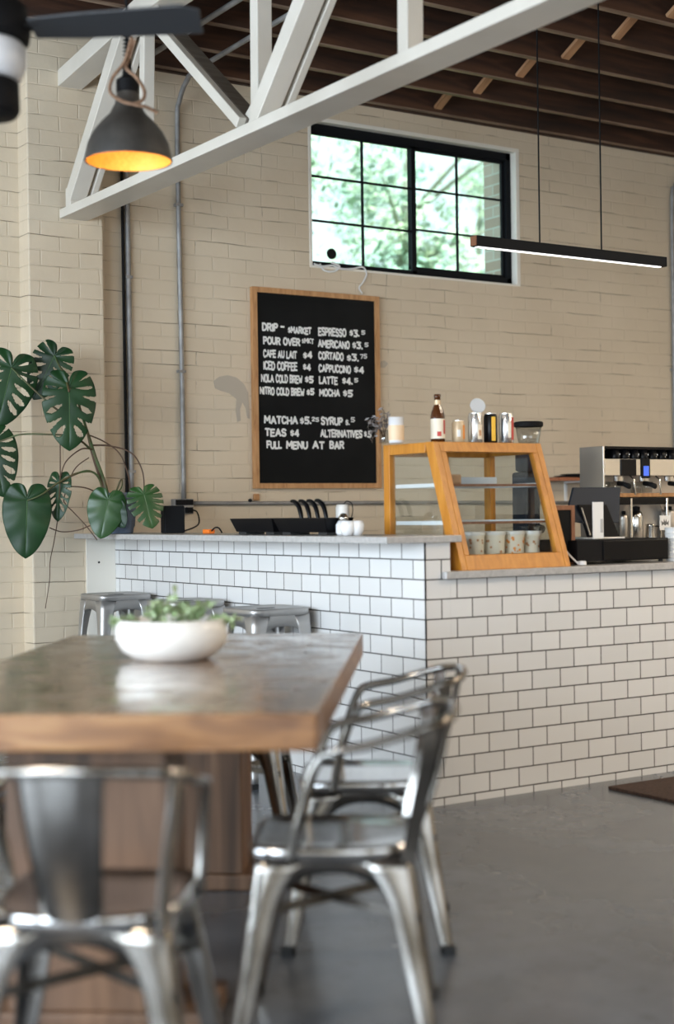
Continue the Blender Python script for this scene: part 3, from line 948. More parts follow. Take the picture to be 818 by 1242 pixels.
# floor mat
bm = new_bm(); box(bm, 0.83, 2.6, -1.05, -0.145, 0.0, 0.014)
o = obj('floor_mat', bm, M['mat_brown'], bevel=0.004); tag(o, 'dark brown mat on the floor in front of the tiled counter', 'mat')

# ------------------------------------------------------------------ pastry case
CX0, CX1, CYB, CYT, CYF, CZ0, CZ1 = 0.185, 0.772, 0.545, 0.185, 0.0, 0.935, 1.467
t = thing('pastry_case', 'honey coloured wooden pastry case with slanted glass front', 'display case', ((CX0 + CX1) / 2, 0.3, CZ0))
ox = Vector(((CX0 + CX1) / 2, 0.3, CZ0))


def cpart(name, bm, mt, bev=0.002, par=t, org=ox):
    bmesh.ops.translate(bm, verts=bm.verts, vec=-org)
    return obj(name, bm, mt, par, bevel=bev)


def slant(z):
    return CYF + (CYT - CYF) * (z - CZ0) / (CZ1 - CZ0)


s = 0.042
for xa, xb in ((CX0, CX0 + 0.03), (CX1 - 0.03, CX1)):
    bm = new_bm()
    prism(bm, [(CYF, CZ0), (CYF + 0.058, CZ0), (CYT + 0.058, CZ1), (CYT, CZ1)], 'X', xa, xb)
    cpart('slanted_stile', bm, M['case_wood'])
    bm = new_bm(); box(bm, xa, xb, CYB - 0.045, CYB, CZ0, CZ1); cpart('rear_post', bm, M['case_wood'])
    bm = new_bm(); box(bm, xa + 0.001, xb - 0.001, CYT + 0.055, CYB - 0.045, CZ1 - 0.045, CZ1 - 0.001); cpart('side_rail', bm, M['case_wood'])
    bm = new_bm(); box(bm, xa + 0.001, xb - 0.001, CYF + 0.055, CYB - 0.045, CZ0, CZ0 + 0.06); cpart('side_rail', bm, M['case_wood'])
bm = new_bm()
za = CZ1 - 0.042
prism(bm, [(slant(za), za), (slant(za) + 0.045, za), (CYT + 0.045, CZ1), (CYT, CZ1)], 'X', CX0 + 0.03, CX1 - 0.03)
cpart('front_top_rail', bm, M['case_wood'])
bm = new_bm()
zb = CZ0 + 0.062
prism(bm, [(CYF, CZ0), (CYF + 0.045, CZ0), (slant(zb) + 0.045, zb), (slant(zb), zb)], 'X', CX0 + 0.03, CX1 - 0.03)
cpart('front_bottom_rail', bm, M['case_wood'])
for xa, xb in ((CX0 + 0.03, CX0 + 0.058), (CX1 - 0.058, CX1 - 0.03)):
    bm = new_bm()
    prism(bm, [(slant(zb), zb), (slant(zb) + 0.03, zb), (slant(za) + 0.03, za), (slant(za), za)], 'X', xa, xb)
    cpart('front_stile', bm, M['case_wood'])
bm = new_bm(); box(bm, CX0 + 0.02, CX1 - 0.02, CYF + 0.05, CYB - 0.01, CZ0 + 0.001, CZ0 + 0.02); cpart('case_floor', bm, M['linen'])
bm = new_bm(); box(bm, CX0 + 0.005, CX1 - 0.005, CYT + 0.02, CYB - 0.01, CZ1 - 0.012, CZ1 - 0.001); cpart('case_top', bm, M['glass'])
bm = new_bm(); box(bm, CX0 + 0.03, CX1 - 0.03, CYB - 0.04, CYB - 0.005, CZ1 - 0.05, CZ1 - 0.001); cpart('rear_rail', bm, M['case_wood'])
bm = new_bm(); box(bm, CX0 + 0.31, CX0 + 0.335, CYB - 0.03, CYB - 0.01, CZ0 + 0.02, CZ1 - 0.05); cpart('rear_post', bm, M['case_wood'])
bm = new_bm(); box(bm, CX0 + 0.03, CX1 - 0.03, CYB - 0.022, CYB - 0.018, CZ0 + 0.02, CZ1 - 0.05); cpart('rear_door', bm, M['glass'], 0)
bm = new_bm(); lathe(bm, [(0.0, -0.012), (0.014, -0.012), (0.014, 0.0), (0.0, 0.0)], 14, CX0 + 0.30, CYB - 0.045, CZ1 - 0.10); cpart('door_knob', bm, M['chrome'])
# panes
bm = new_bm()
prism(bm, [(slant(zb) + 0.008, zb), (slant(zb) + 0.012, zb), (slant(za) + 0.012, za), (slant(za) + 0.008, za)], 'X', CX0 + 0.055, CX1 - 0.055)
cpart('front_glass', bm, M['glass'], 0)
for xc in (CX0 + 0.014, CX1 - 0.014):
    bm = new_bm()
    prism(bm, [(slant(zb) + 0.03, zb), (CYB - 0.03, zb), (CYB - 0.03, za), (slant(za) + 0.03, za)], 'X', xc - 0.002, xc + 0.002)
    cpart('side_glass', bm, M['glass'], 0)
for zs in (1.126, 1.284):
    yf = slant(zs) + 0.035
    bm = new_bm(); box(bm, CX0 + 0.034, CX1 - 0.034, yf, CYB - 0.045, zs, zs + 0.005)
    sh = cpart('glass_shelf', bm, M['glass'], 0)
    bm = new_bm()
    box(bm, CX0 + 0.032, CX0 + 0.044, yf, CYB - 0.045, zs - 0.006, zs + 0.010); box(bm, CX1 - 0.044, CX1 - 0.032, yf, CYB - 0.045, zs - 0.006, zs + 0.010)
    box(bm, CX0 + 0.044, CX1 - 0.044, CYB - 0.057, CYB - 0.045, zs - 0.006, zs + 0.010)
    bmesh.ops.translate(bm, verts=bm.verts, vec=-ox)
    obj('shelf_rim', bm, M['shelf_rim'], sh)
    bm = new_bm()
    box(bm, CX0 + 0.044, CX1 - 0.044, yf - 0.004, yf + 0.004, zs - 0.004, zs + 0.006)
    bmesh.ops.translate(bm, verts=bm.verts, vec=-ox)
    obj('shelf_front_edge', bm, M['sign_wood'], sh)
# tray liner and wooden price block on the shelves
bm = new_bm()
zs = 1.291
vs = [(0.44, 0.28, zs), (0.70, 0.28, zs), (0.72, 0.44, zs + 0.004), (0.43, 0.45, zs)]
prism(bm, [(0.50, 0.30), (0.70, 0.30), (0.715, 0.42), (0.45, 0.44)], 'Z', zs, zs + 0.003)
prism(bm, [(0.50, 0.43), (0.715, 0.42), (0.715, 0.424), (0.50, 0.434)], 'Z', zs, zs + 0.035)
o = obj('paper_liner', bm, M['linen']); tag(o, 'white paper sheet lying on the top shelf of the pastry case', 'paper')
bm = new_bm(); c = atX(549, 583, 0.28)
box(bm, 0.262, 0.342, 0.195, 0.235, 1.2895, 1.331)
o = obj('wooden_block', bm, wood('light_wood_block', (0.4, 0.22, 0.12), (0.5, 0.3, 0.17), (0.56, 0.36, 0.22), 0.5), bevel=0.006)
tag(o, 'small wooden block on the top shelf inside the pastry case', 'block')
# four cups inside
cupx = [0.368, 0.478, 0.585, 0.682]
cup_lab = ['leftmost of the four cream paper tubs in the pastry case, tucked behind slanted frame', 'second paper tub from left in the pastry case, plain cream with small print',
           'third paper tub from left in the pastry case, orange patterned band', 'rightmost paper tub in the pastry case, wasp waisted white stack']
for i, x in enumerate(cupx):
    y = 0.15
    tt = thing('paper_tub', cup_lab[i], 'tub', (x, y, CZ0 + 0.0205), group='paper tubs in the pastry case')
    bm = new_bm()
    if i < 3:
        lathe(bm, [(0.037, 0), (0.039, 0.002), (0.044, 0.118)], 24)
        obj('tub_body', bm, M['paper_cup'], tt, smooth=False)
        bm = new_bm(); lathe(bm, [(0.045, 0.118), (0.047, 0.119), (0.047, 0.130), (0.043, 0.134), (0.0, 0.134)], 24); obj('tub_lid', bm, M['white'], tt)
    else:
        lathe(bm, [(0.040, 0), (0.043, 0.012), (0.036, 0.04), (0.033, 0.065), (0.036, 0.09), (0.042, 0.11), (0.044, 0.118)], 24)
        obj('tub_body', bm, M['paper_cup'], tt, smooth=True)
        bm = new_bm(); lathe(bm, [(0.045, 0.118), (0.045, 0.132), (0.0, 0.133)], 24); obj('tub_lid', bm, M['white'], tt)
    bm = new_bm()
    rz = random.Random(i)
    for k in range(7 if i != 2 else 16):
        a = -PI / 2 - 0.5 + rz.uniform(-1, 1) * 1.1; z = rz.uniform(0.03, 0.105); r = 0.0395 + 0.005 * z / 0.118 + 0.001
        if i == 3:
            r = 0.0395 if z > 0.08 else 0.0375
        u = Vector((math.cos(a), math.sin(a), 0)); w = Vector((-u.y, u.x, 0))
        c = u * r + Vector((0, 0, z)); q = rz.uniform(0.004, 0.008)
        bm.faces.new([bm.verts.new(c + w * q * math.cos(b) + Vector((0, 0, q * math.sin(b)))) for b in (0, 1.2, 2.4, 3.6, 4.9)])
    o = obj('tub_print', bm, [M['cup_print'], M['orange_print']][i == 2], tt)
bm = new_bm()
box(bm, 0.30, 0.735, 0.22, 0.235, CZ0 + 0.0205, CZ0 + 0.118)
o = obj('paper_bag_row', bm, M['white_matte'], bevel=0.005); tag(o, 'white card strip standing behind the tubs in the pastry case', 'card')

# ------------------------------------------------------------------ on top of the case
TZ = CZ1 + 0.0005


def vessel(name, lab, cat, px, prof, mt, y=0.34, group=None, extra=(), n=28, smooth=True):
    x = at(px, 536, y).x
    t = thing(name, lab, cat, (x, y, TZ), group=group)
    bm = new_bm(); lathe(bm, prof, n); obj(prof and 'body', bm, mt, t, smooth=smooth)
    for nm, pr2, m2 in extra:
        bm = new_bm(); lathe(bm, pr2, n, cap=False); obj(nm, bm, m2, t, smooth=smooth)
    return t


vessel('beer_bottle', 'brown glass beer bottle with red and white label on the pastry case', 'bottle', 531.5,
       [(0.028, 0), (0.0305, 0.004), (0.0305, 0.115), (0.027, 0.135), (0.015, 0.165), (0.0135, 0.18), (0.0135, 0.203), (0.0, 0.204)], M['amber'],
       extra=[('label_band', [(0.031, 0.02), (0.031, 0.105)], M['cream_label']), ('neck_label', [(0.0155, 0.166), (0.0142, 0.176), (0.0142, 0.186)], M['tan_can']),
              ('bottle_cap', [(0.0, 0.212), (0.014, 0.211), (0.0155, 0.204), (0.0155, 0.200)], M['amber'])])
bt = [o for o in COL.objects if o.name.startswith('beer_bottle')][0]
bm = new_bm()
for a0, a1, z0, z1 in ((-1.35, -0.55, 0.04, 0.10), (-2.3, -1.7, 0.03, 0.05)):
    ns = 8
    for k in range(ns):
        a, b = a0 + (a1 - a0) * k / ns, a0 + (a1 - a0) * (k + 1) / ns
        r = 0.0316
        bm.faces.new([bm.verts.new((r * math.cos(q), r * math.sin(q), z)) for q, z in ((a, z0), (b, z0), (b, z1), (a, z1))])
obj('label_emblem', bm, M['red_label'], bt)


def can(lab, px, h, r, mt, prints, y=0.34):
    x = at(px, 536, y).x
    t = thing('drink_can', lab, 'can', (x, y, TZ), group='cans on the pastry case')
    bm = new_bm(); lathe(bm, [(r * 0.82, 0), (r, 0.01), (r, h - 0.014), (r * 0.86, h - 0.003), (r * 0.86, h), (r * 0.80, h), (r * 0.78, h - 0.004), (0, h - 0.004)], 28)
    obj('can_body', bm, mt, t, smooth=True)
    bm = new_bm(); lathe(bm, [(r * 0.87, h - 0.002), (r * 0.87, h + 0.001), (r * 0.82, h + 0.001)], 28, cap=False); rim = obj('can_rim', bm, M['alu'], t)
    for (a0, a1, z0, z1, m2) in prints:
        bm = new_bm()
        ns = 8
        for k in range(ns):
            a, b = a0 + (a1 - a0) * k / ns, a0 + (a1 - a0) * (k + 1) / ns
            bm.faces.new([bm.verts.new(((r + 0.0005) * math.cos(q), (r + 0.0005) * math.sin(q), z)) for q, z in ((a, z0), (b, z0), (b, z1), (a, z1))])
        obj('can_print', bm, m2, t)
    return t


can('small tan coloured can right of the beer bottle on the pastry case', 556.5, 0.100, 0.0285, M['tan_can'], [(-1.5, -0.9, 0.02, 0.08, M['orange_print']), (-2.4, -1.9, 0.03, 0.06, M['white_matte'])])
can('tall silver can under a round tin lid on the pastry case', 577, 0.135, 0.031, M['alu'], [(-1.9, -1.0, 0.02, 0.085, M['cream_label']), (-1.7, -1.3, 0.035, 0.06, M['cup_print'])])
can('tall black can with gold print on the pastry case', 595.5, 0.135, 0.030, M['black_gloss'], [(-2.1, -1.45, 0.015, 0.12, M['yellow_print'])])
can('tall silver can with red side print on the pastry case', 614.5, 0.138, 0.033, M['alu'], [(-1.5, -0.8, 0.02, 0.12, M['red_label']), (-2.0, -1.55, 0.03, 0.10, M['cream_label'])])
bm = new_bm()
lathe(bm, [(0, -0.003), (0.033, -0.003), (0.035, 0), (0.033, 0.003), (0, 0.003)], 28)
o = obj('tin_lid', bm, mat('dull_tin', (0.62, 0.64, 0.66), 0.45, 0.3)); c = at(581, 494, 0.34); o.location = (c.x, 0.30, TZ + 0.135 + 0.032); o.rotation_euler = (math.radians(72), 0, -0.4)
tag(o, 'round silver lid propped on top of a tall silver can', 'lid')
o.location = (at(577, 536, 0.34).x + 0.012, 0.335, TZ + 0.135 + 0.033)
# coffee grinder standing behind the case: its clear hopper shows above the case top
gp = at(643, 640, 0.72)
t = thing('coffee_grinder', 'coffee grinder behind the pastry case, clear hopper with black lid showing', 'grinder', (gp.x, 0.72, CZ0 + 0.0005))
zr = at(643, 515, 0.72).z - CZ0
zl = at(643, 540, 0.72).z - CZ0
bm = new_bm(); box(bm, -0.085, 0.085, -0.10, 0.10, 0.0, 0.03); obj('grinder_base', bm, M['screen'], t, bevel=0.006)
bm = new_bm(); box(bm, -0.045, 0.045, -0.03, 0.08, 0.03, zl - 0.13); obj('grinder_column', bm, M['screen'], t, bevel=0.012)
bm = new_bm(); lathe(bm, [(0.05, zl - 0.13), (0.065, zl - 0.12), (0.065, zl - 0.03), (0.045, zl)], 28); obj('burr_housing', bm, M['screen'], t, smooth=True)
bm = new_bm(); lathe(bm, [(0.044, zl), (0.05, zl + 0.01), (0.064, zr - 0.012), (0.062, zr - 0.012), (0.048, zl + 0.012), (0, zl + 0.008)], 32); obj('hopper', bm, M['clear'], t, smooth=True)
bm = new_bm(); lathe(bm, [(0.058, zr - 0.012), (0.070, zr - 0.011), (0.071, zr + 0.008), (0.064, zr + 0.013), (0, zr + 0.014)], 32); obj('hopper_lid', bm, M['black'], t)
bm = new_bm(); sweep(bm, [(0, -0.03, 0.16), (0, -0.09, 0.15)], 0.02, 10); obj('dosing_chute', bm, M['chrome'], t)
# tumbler candle with paper label, and dried flowers
x = at(481, 536, 0.37).x
t = thing('candle_glass', 'frosted glass candle with pale label at left end of the pastry case', 'candle', (x, 0.37, TZ))
bm = new_bm(); lathe(bm, [(0.029, 0), (0.032, 0.003), (0.033, 0.11), (0.031, 0.11), (0.029, 0.09), (0, 0.09)], 28); obj('candle_body', bm, mat('frosted_white', (0.72, 0.72, 0.73), 0.25), t, smooth=True)
bm = new_bm(); lathe(bm, [(0.0335, 0.012), (0.0342, 0.075)], 28, cap=False); obj('candle_label', bm, mat('amber_label', (0.74, 0.55, 0.36), 0.5), t, smooth=True)
x = at(462, 540, 0.42).x
t = thing('dried_flowers', 'grey dried flower stems leaning out beside the candle glass', 'dried flowers', (x + 0.035, 0.44, TZ))
bm = new_bm(); lathe(bm, [(0.020, 0), (0.024, 0.004), (0.024, 0.06), (0.022, 0.06), (0.020, 0.006), (0, 0.006)], 20); obj('vase', bm, M['clear'], t, smooth=True)
rz = random.Random(4)
bm = new_bm(); bm2 = new_bm()
for k in range(15):
    a = rz.uniform(-PI, PI); l = rz.uniform(0.07, 0.145)
    end = Vector((-0.045 + 0.05 * math.cos(a), 0.02 * math.sin(a) - 0.02, l))
    if k < 4:
        end = Vector((-0.075 - 0.01 * k, -0.01, 0.01 + 0.03 * k))
    path = smooth_path([(0, 0, 0.01), (end.x * 0.4, end.y * 0.4, max(l * 0.6, 0.066)), end], 4)
    sweep(bm, path, 0.0012, 5)
    for j in range(9):
        tpos = Vector(path[-1]).lerp(Vector(path[len(path) // 2]), j / 10)
        u = Vector((rz.gauss(0, 1), rz.gauss(0, 1), rz.gauss(0.5, 1))).normalized(); w = u.orthogonal().normalized()
        s = rz.uniform(0.009, 0.016)
        c = tpos + u * s * 0.6
        bm2.faces.new([bm2.verts.new(c + q) for q in (u * s, w * s * 0.42, -u * s, -w * s * 0.42)])
obj('stems', bm, M['aerial'], t); obj('flower_heads', bm2, M['dried'], t, norm=False)

# ------------------------------------------------------------------ on the raised bar
BZ = 1.0805
# long black caddy
t = thing('condiment_caddy', 'long low black plastic caddy on the raised bar top', 'caddy', (-0.03, 0.99, BZ))
for (ya, yb, nm) in ((-0.42, 0.02, 'bin'), (0.025, 0.42, 'bin')):
    bm = new_bm()
    o0 = [(-0.055, ya + 0.02 + (0.0 if nm else 0)), (0.055, ya + 0.02), (0.055, yb - 0.03), (-0.055, yb - 0.03)]
    o1 = [(-0.075, ya), (0.075, ya), (0.075, yb), (-0.075, yb)]
    A = [bm.verts.new((*p, 0.012)) for p in o0]; B = [bm.verts.new((*p, 0.075)) for p in o1]
    C = [bm.verts.new((p[0] * 0.93, (p[1] - (ya + yb) / 2) * 0.97 + (ya + yb) / 2, 0.075)) for p in o1]
    D = [bm.verts.new((p[0] * 0.93, (p[1] - (ya + yb) / 2) * 0.95 + (ya + yb) / 2, 0.018)) for p in o0]
    for r1, r2 in ((A, B), (B, C), (C, D)):
        for k in range(4):
            bm.faces.new((r1[k], r1[(k + 1) % 4], r2[(k + 1) % 4], r2[k]))
    bm.faces.new(A); bm.faces.new(D)
    obj('bin', bm, M['black_gloss'], t, bevel=0.003)
    for yk in (ya + 0.06, yb - 0.08):
        bm = new_bm(); box(bm, -0.05, 0.05, yk - 0.035, yk + 0.035, 0, 0.013); obj('foot', bm, M['rubber'], t)
# four black handles
hx = [at(x, 633, 0.9) for x in (365, 375, 385, 396)]
for i, px in enumerate((366, 376, 386, 396)):
    p = atX(px, 634, -0.03)
    lab = ['leftmost of the four curved black scoop handles in the caddy', 'second from left of the curved black scoop handles in the caddy',
           'third from left of the curved black scoop handles in the caddy', 'rightmost of the four curved black scoop handles in the caddy'][i]
    t2 = thing('serving_scoop', lab, 'scoop', (-0.03, p.y, BZ + 0.024), group='scoops in the black caddy')
    bm = new_bm()
    path = smooth_path([(0, 0, 0.0), (0, 0.0, 0.05), (0, 0.012, 0.085), (0, 0.03, 0.11), (0, 0.06, 0.125), (0, 0.085, 0.127)], 5)
    n = len(path)
    sweep(bm, path, [0.0065 + 0.004 * math.sin(PI * k / (n - 1)) for k in range(n)], 10)
    obj('handle', bm, M['black_gloss'], t2, smooth=True)
    bm = new_bm(); lathe(bm, [(0.0, 0), (0.022, 0.002), (0.024, 0.02), (0.0, 0.022)], 14); obj('scoop_cup', bm, M['chrome'], t2)
# white swing-top jar
p = atX(416, 650, -0.02)
t = thing('swing_top_jar', 'white ceramic jar with wire clasp on the bar beside the caddy', 'jar', (0.075, 0.63, BZ))
t.location.y = atX(416, 650, 0.075).y
bm = new_bm(); lathe(bm, [(0.027, 0), (0.030, 0.004), (0.030, 0.12), (0.026, 0.132), (0, 0.132)], 24); obj('jar_body', bm, M['white'], t, smooth=True)
bm = new_bm(); sweep(bm, smooth_path([(0.0, -0.01, 0.132), (0.01, -0.02, 0.146), (0.03, -0.03, 0.135), (0.034, -0.03, 0.10), (0.033, -0.02, 0.075)]), 0.0022, 6); obj('wire_clasp', bm, M['black'], t)
for k, (px, X, lab) in enumerate(((422, -0.10, 'small clear glass cup at the near end of the black caddy'), (433, -0.06, 'small clear glass cup below the white jar by the case'))):
    y = atX(px, 650, X).y
    t = thing('glass_cup', lab, 'cup', (X, y, BZ), group='small glasses by the caddy')
    bm = new_bm(); lathe(bm, [(0.020, 0), (0.030, 0.02), (0.033, 0.045), (0.027, 0.062), (0.025, 0.062), (0.031, 0.044), (0.028, 0.02), (0, 0.004)], 20); obj('cup_body', bm, mat('milky_glass', (0.78, 0.79, 0.80), 0.12), t, smooth=True)
t = thing('glass_dispenser', 'squat glass dispenser with metal top beside the pastry case', 'dispenser', (-0.03, atX(428, 648, -0.03).y + 0.07, BZ))
bm = new_bm(); lathe(bm, [(0.026, 0), (0.033, 0.01), (0.033, 0.045), (0.022, 0.062), (0, 0.062)], 20); obj('dispenser_body', bm, mat('pale_glass', (0.75, 0.76, 0.77), 0.1), t, smooth=True)
bm = new_bm(); lathe(bm, [(0.022, 0.062), (0.022, 0.075), (0.012, 0.092), (0, 0.094)], 20); obj('dispenser_top', bm, M['chrome'], t, smooth=True)
# black speaker box + orange clip + cable
X = 0.06
y0 = atX(217, 640, X).y; y1 = y0 + 0.14
t = thing('charger_box', 'small black box standing on the bar under the outlet', 'box', (X, (y0 + y1) / 2, BZ))
bm = new_bm(); box(bm, -0.055, 0.055, -0.05, 0.05, 0, 0.145); obj('box_body', bm, M['black_metal'], t, bevel=0.006)
t.rotation_euler = (0, 0, -0.25)
bm = new_bm()
sweep(bm, smooth_path([(0.51, WB - 0.09, 1.205), (0.53, WB - 0.13, 1.19), (0.50, WB - 0.20, 1.12), (0.30, WB - 0.4, 1.085), (0.16, WB - 0.55, 1.086), (0.10, 2.45, 1.088)], 6), 0.0045, 6)
o = obj('power_cable', bm, M['black'], smooth=True); tag(o, 'black power cable drooping from the outlet to the black box', 'cable')
p = atX(253, 645, 0.0)
t = thing('cable_plug', 'small orange plug with a black lead lying on the bar', 'plug', (0.0, p.y, BZ))
bm = new_bm(); box(bm, -0.02, 0.02, -0.035, 0.03, 0, 0.022); obj('plug_body', bm, M['orange_plug'], t, bevel=0.006)
bm = new_bm(); sweep(bm, smooth_path([(0, -0.03, 0.012), (0, -0.07, 0.03), (0.0, -0.11, 0.028), (0.0, -0.14, 0.006)]), 0.004, 6); obj('lead', bm, M['black'], t, smooth=True)

# ------------------------------------------------------------------ monstera in the blue pot
DP = 7.86
pc = Vector((-0.162, 2.55, BZ))
pot_t = thing('potted_monstera', 'monstera with big split leaves in a ribbed blue pot on the bar', 'houseplant', pc)
bm = new_bm()
lathe(bm, [(0.078, 0), (0.085, 0.006), (0.088, 0.03), (0.092, 0.04), (0.10, 0.17), (0.112, 0.205), (0.110, 0.218), (0.098, 0.218), (0.092, 0.20), (0.07, 0.19)], 72, fn=lambda a, z: 1 + (0.035 * math.cos(18 * a) if z > 0.038 and z < 0.21 else 0))
obj('pot', bm, M['blue_pot'], pot_t, smooth=True)
bm = new_bm(); lathe(bm, [(0.090, 0.196), (0.0, 0.20)], 24); obj('soil', bm, M['soil'], pot_t)


def interp(tab, x):
    for (a, b), (c, d) in zip(tab, tab[1:]):
        if x <= c:
            t = (x - a) / (c - a)
            return b + (d - b) * t
    return tab[-1][1]


def leaf_mesh(split, aspect, seed, curl=0.12):
    """heart shaped leaf, petiole at origin, tip towards -Y (length 1), faces +Z"""
    rz = random.Random(seed)
    rt = [(0, 1.0), (12, 0.93), (30, 0.80), (50, 0.70), (75, 0.62), (100, 0.55), (125, 0.46), (145, 0.34), (160, 0.26), (172, 0.15), (180, 0.04)]
    bm = new_bm()
    NS, NW = 150, 20
    slots = []
    if split:
        for s0 in (24, 39, 55, 73, 93, 115):
            s1 = s0 + rz.uniform(-3, 3)
            if rz.random() < split:
                slots.append((s1, rz.uniform(2.2, 3.4), rz.uniform(0.34, 0.5), 1.01))
            else:
                slots.append((s1, rz.uniform(3.0, 4.4), rz.uniform(0.22, 0.34), rz.uniform(0.84, 0.92)))
    for sg in (-1, 1):
        grid = []
        for i in range(NS + 1):
            ph = 180 * i / NS
            r = interp(rt, ph)
            a = math.radians(ph)
            edge = Vector((sg * r * math.sin(a) * aspect, -r * math.cos(a), 0))
            my = 0.78 * max(0.0, 1 - ph / 88.0) ** 1.5
            base = Vector((0, -my, 0)) if i > 0 else Vector((0, -0.80, 0))
            row = []
            for j in range(NW + 1):
                w = j / NW
                p = base.lerp(edge, w)
                # veins sweep towards the tip
                p.y -= 0.05 * w * (1 - w) * 4 * (0.5 if ph < 100 else 0.1)
                p.z = -curl * (p.x ** 2) * 2.2 - curl * 0.9 * (p.y ** 2) + 0.012 * w * math.sin(ph * 0.17) + 0.05 * (w * (1 - w))
                row.append(p)
            grid.append(row)
        vg = [[bm.verts.new(p) for p in row] for row in grid]
        for i in range(NS):
            ph = 180 * (i + 0.5) / NS
            for j in range(NW):
                w = (j + 0.5) / NW
                if any(abs(ph - s0) < hw * (1.15 * math.sin(PI * min(1, max(0.05, (w - w0) / (w1 - w0)))) ** 0.5 if w1 < 1 else 1.1 * (w - w0) / (w1 - w0) + 0.25) and w0 < w < w1 for s0, hw, w0, w1 in slots):
                    continue
                q = [vg[i][j], vg[i + 1][j], vg[i + 1][j + 1], vg[i][j + 1]]
                if sg < 0:
                    q = q[::-1]
                bm.faces.new(q)
    bmesh.ops.remove_doubles(bm, verts=bm.verts, dist=1e-5)
    for f in [f for f in bm.faces if f.calc_area() < 1e-9]:
        bm.faces.remove(f)
    for v in [v for v in bm.verts if not v.link_faces]:
        bm.verts.remove(v)
    return bm


def leaf(att, tip, width, split, seed, mt=M['leaf'], dd=0.0, depth=DP, tilt=0.35, aspect=None, roll=0.0):
    A = atD(att[0], att[1], depth + dd)
    T = atD(tip[0], tip[1], depth + dd - 0.03)
    d = (T - A); ln = d.length; d.normalize()
    toc = (CAM - A).normalized()
    n = (toc - d * toc.dot(d)).normalized()
    # roll around the midrib + tilt
    n = (Matrix.Rotation(roll, 3, d) @ n)
    xax = d.cross(n) * -1
    m3 = Matrix((xax, -d, n)).transposed()
    wpx = width / F_PX * depth
    asp = wpx / (ln * 1.18)
    bm = leaf_mesh(split, asp / math.cos(roll), seed)
    bmesh.ops.scale(bm, verts=bm.verts, vec=(ln, ln, ln))
    M4 = m3.to_4x4(); M4.translation = A - pc
    bmesh.ops.transform(bm, matrix=M4, verts=bm.verts)
    o = obj('leaf', bm, mt, pot_t, smooth=True, norm=False)
    sm = o.modifiers.new('thickness', 'SOLIDIFY'); sm.thickness = 0.0012
    # midrib
    bm = new_bm()
    pts = [Vector((0, -0.98 * k / 6, -0.12 * 0.9 * (0.98 * k / 6) ** 2 + 0.006)) * ln for k in range(7)]
    sweep(bm, [M4 @ p for p in pts], [0.0022 - 0.0002 * k for k in range(7)], 6)
    obj('midrib', bm, M['rib'], o)
    return A


leaf((66, 432), (40, 484), 50, 0.3, 1, dd=-0.02, roll=0.2)
leaf((14, 446), (-4, 518), 66, 0.1, 2, dd=-0.15)
leaf((84, 470), (85, 546), 62, 0.35, 3, dd=-0.25, roll=-0.1)
leaf((-8, 536), (4, 602), 52, 0.2, 4, dd=-0.2)
leaf((33, 606), (31, 677), 56, 0.0, 5, dd=-0.25)
leaf((72, 585), (68, 632), 28, 0.3, 6, dd=-0.15, roll=0.5)
leaf((131, 606), (122, 653), 45, 0.0, 7, M['leaf_young'], dd=-0.13)
leaf((175, 600), (186, 640), 42, 1.1, 8, M['leaf_young'], dd=-0.16, roll=-0.3)
leaf((136, 612), (150, 640), 26, 0.0, 9, dd=-0.1, roll=0.4)


def stem(pts, r0, r1, mt=M['stem'], dd=-0.12, name='stem'):
    bm = new_bm()
    P = smooth_path([atD(x, y, DP + (e[0] if e else dd)) - pc for x, y, *e in pts], 6)
    n = len(P)
    sweep(bm, P, [r0 + (r1 - r0) * k / (n - 1) for k in range(n)], 8)
    obj(name, bm, mt, pot_t, smooth=True)


stem([(131, 602, 0), (125, 580, 0), (116, 555, -0.02), (108, 530, -0.05), (100, 505, -0.12), (92, 480, -0.22), (85, 471, -0.25)], 0.011, 0.005)
stem([(130, 600, 0), (120, 575, 0), (112, 550, 0), (107, 528, -0.02)], 0.009, 0.007, M['aerial'])
stem([(84, 475, -0.3), (78, 455, -0.2), (70, 440, -0.05), (66, 431, -0.02)], 0.006, 0.004)
stem([(100, 505, -0.2), (75, 500, -0.2), (55, 485, -0.2), (30, 462, -0.18), (14, 446, -0.16)], 0.006, 0.004)
stem([(110, 545, -0.05), (90, 530, -0.2), (60, 527, -0.22), (25, 527, -0.22), (4, 534, -0.2), (-8, 537, -0.2)], 0.006, 0.004)
stem([(126, 598, 0), (120, 580, -0.02), (110, 572, -0.08), (90, 575, -0.15), (72, 586, -0.16)], 0.007, 0.004)
stem([(120, 578, -0.05), (105, 571, -0.1), (75, 583, -0.18), (50, 600, -0.25), (33, 607, -0.26)], 0.006, 0.004)
stem([(112, 545, -0.05), (98, 545, -0.1), (80, 560, -0.15), (73, 580, -0.16)], 0.004, 0.003, M['aerial'])
stem([(112, 540, -0.03), (135, 541, 0), (160, 550, 0), (173, 572, 0), (175, 600, -0.02)], 0.0045, 0.003, M['aerial'])
stem([(106, 527, -0.03), (125, 535, 0), (145, 550, 0), (156, 578, 0.0), (158, 600, 0)], 0.004, 0.003, M['aerial'])
stem([(140, 600, 0), (145, 585, -0.02), (148, 582, -0.02), (147, 592, -0.05), (135, 605, -0.12)], 0.005, 0.003)
stem([(122, 600, -0.02), (105, 592, -0.08), (85, 590, -0.12), (74, 592, -0.14)], 0.004, 0.003, M['aerial'])
stem([(118, 655, -0.14), (103, 636, -0.12), (88, 620, -0.12), (80, 612, -0.12), (78, 603, -0.1), (90, 570, -0.08), (108, 555, -0.05)], 0.003, 0.003, M['aerial'], name='aerial_root')
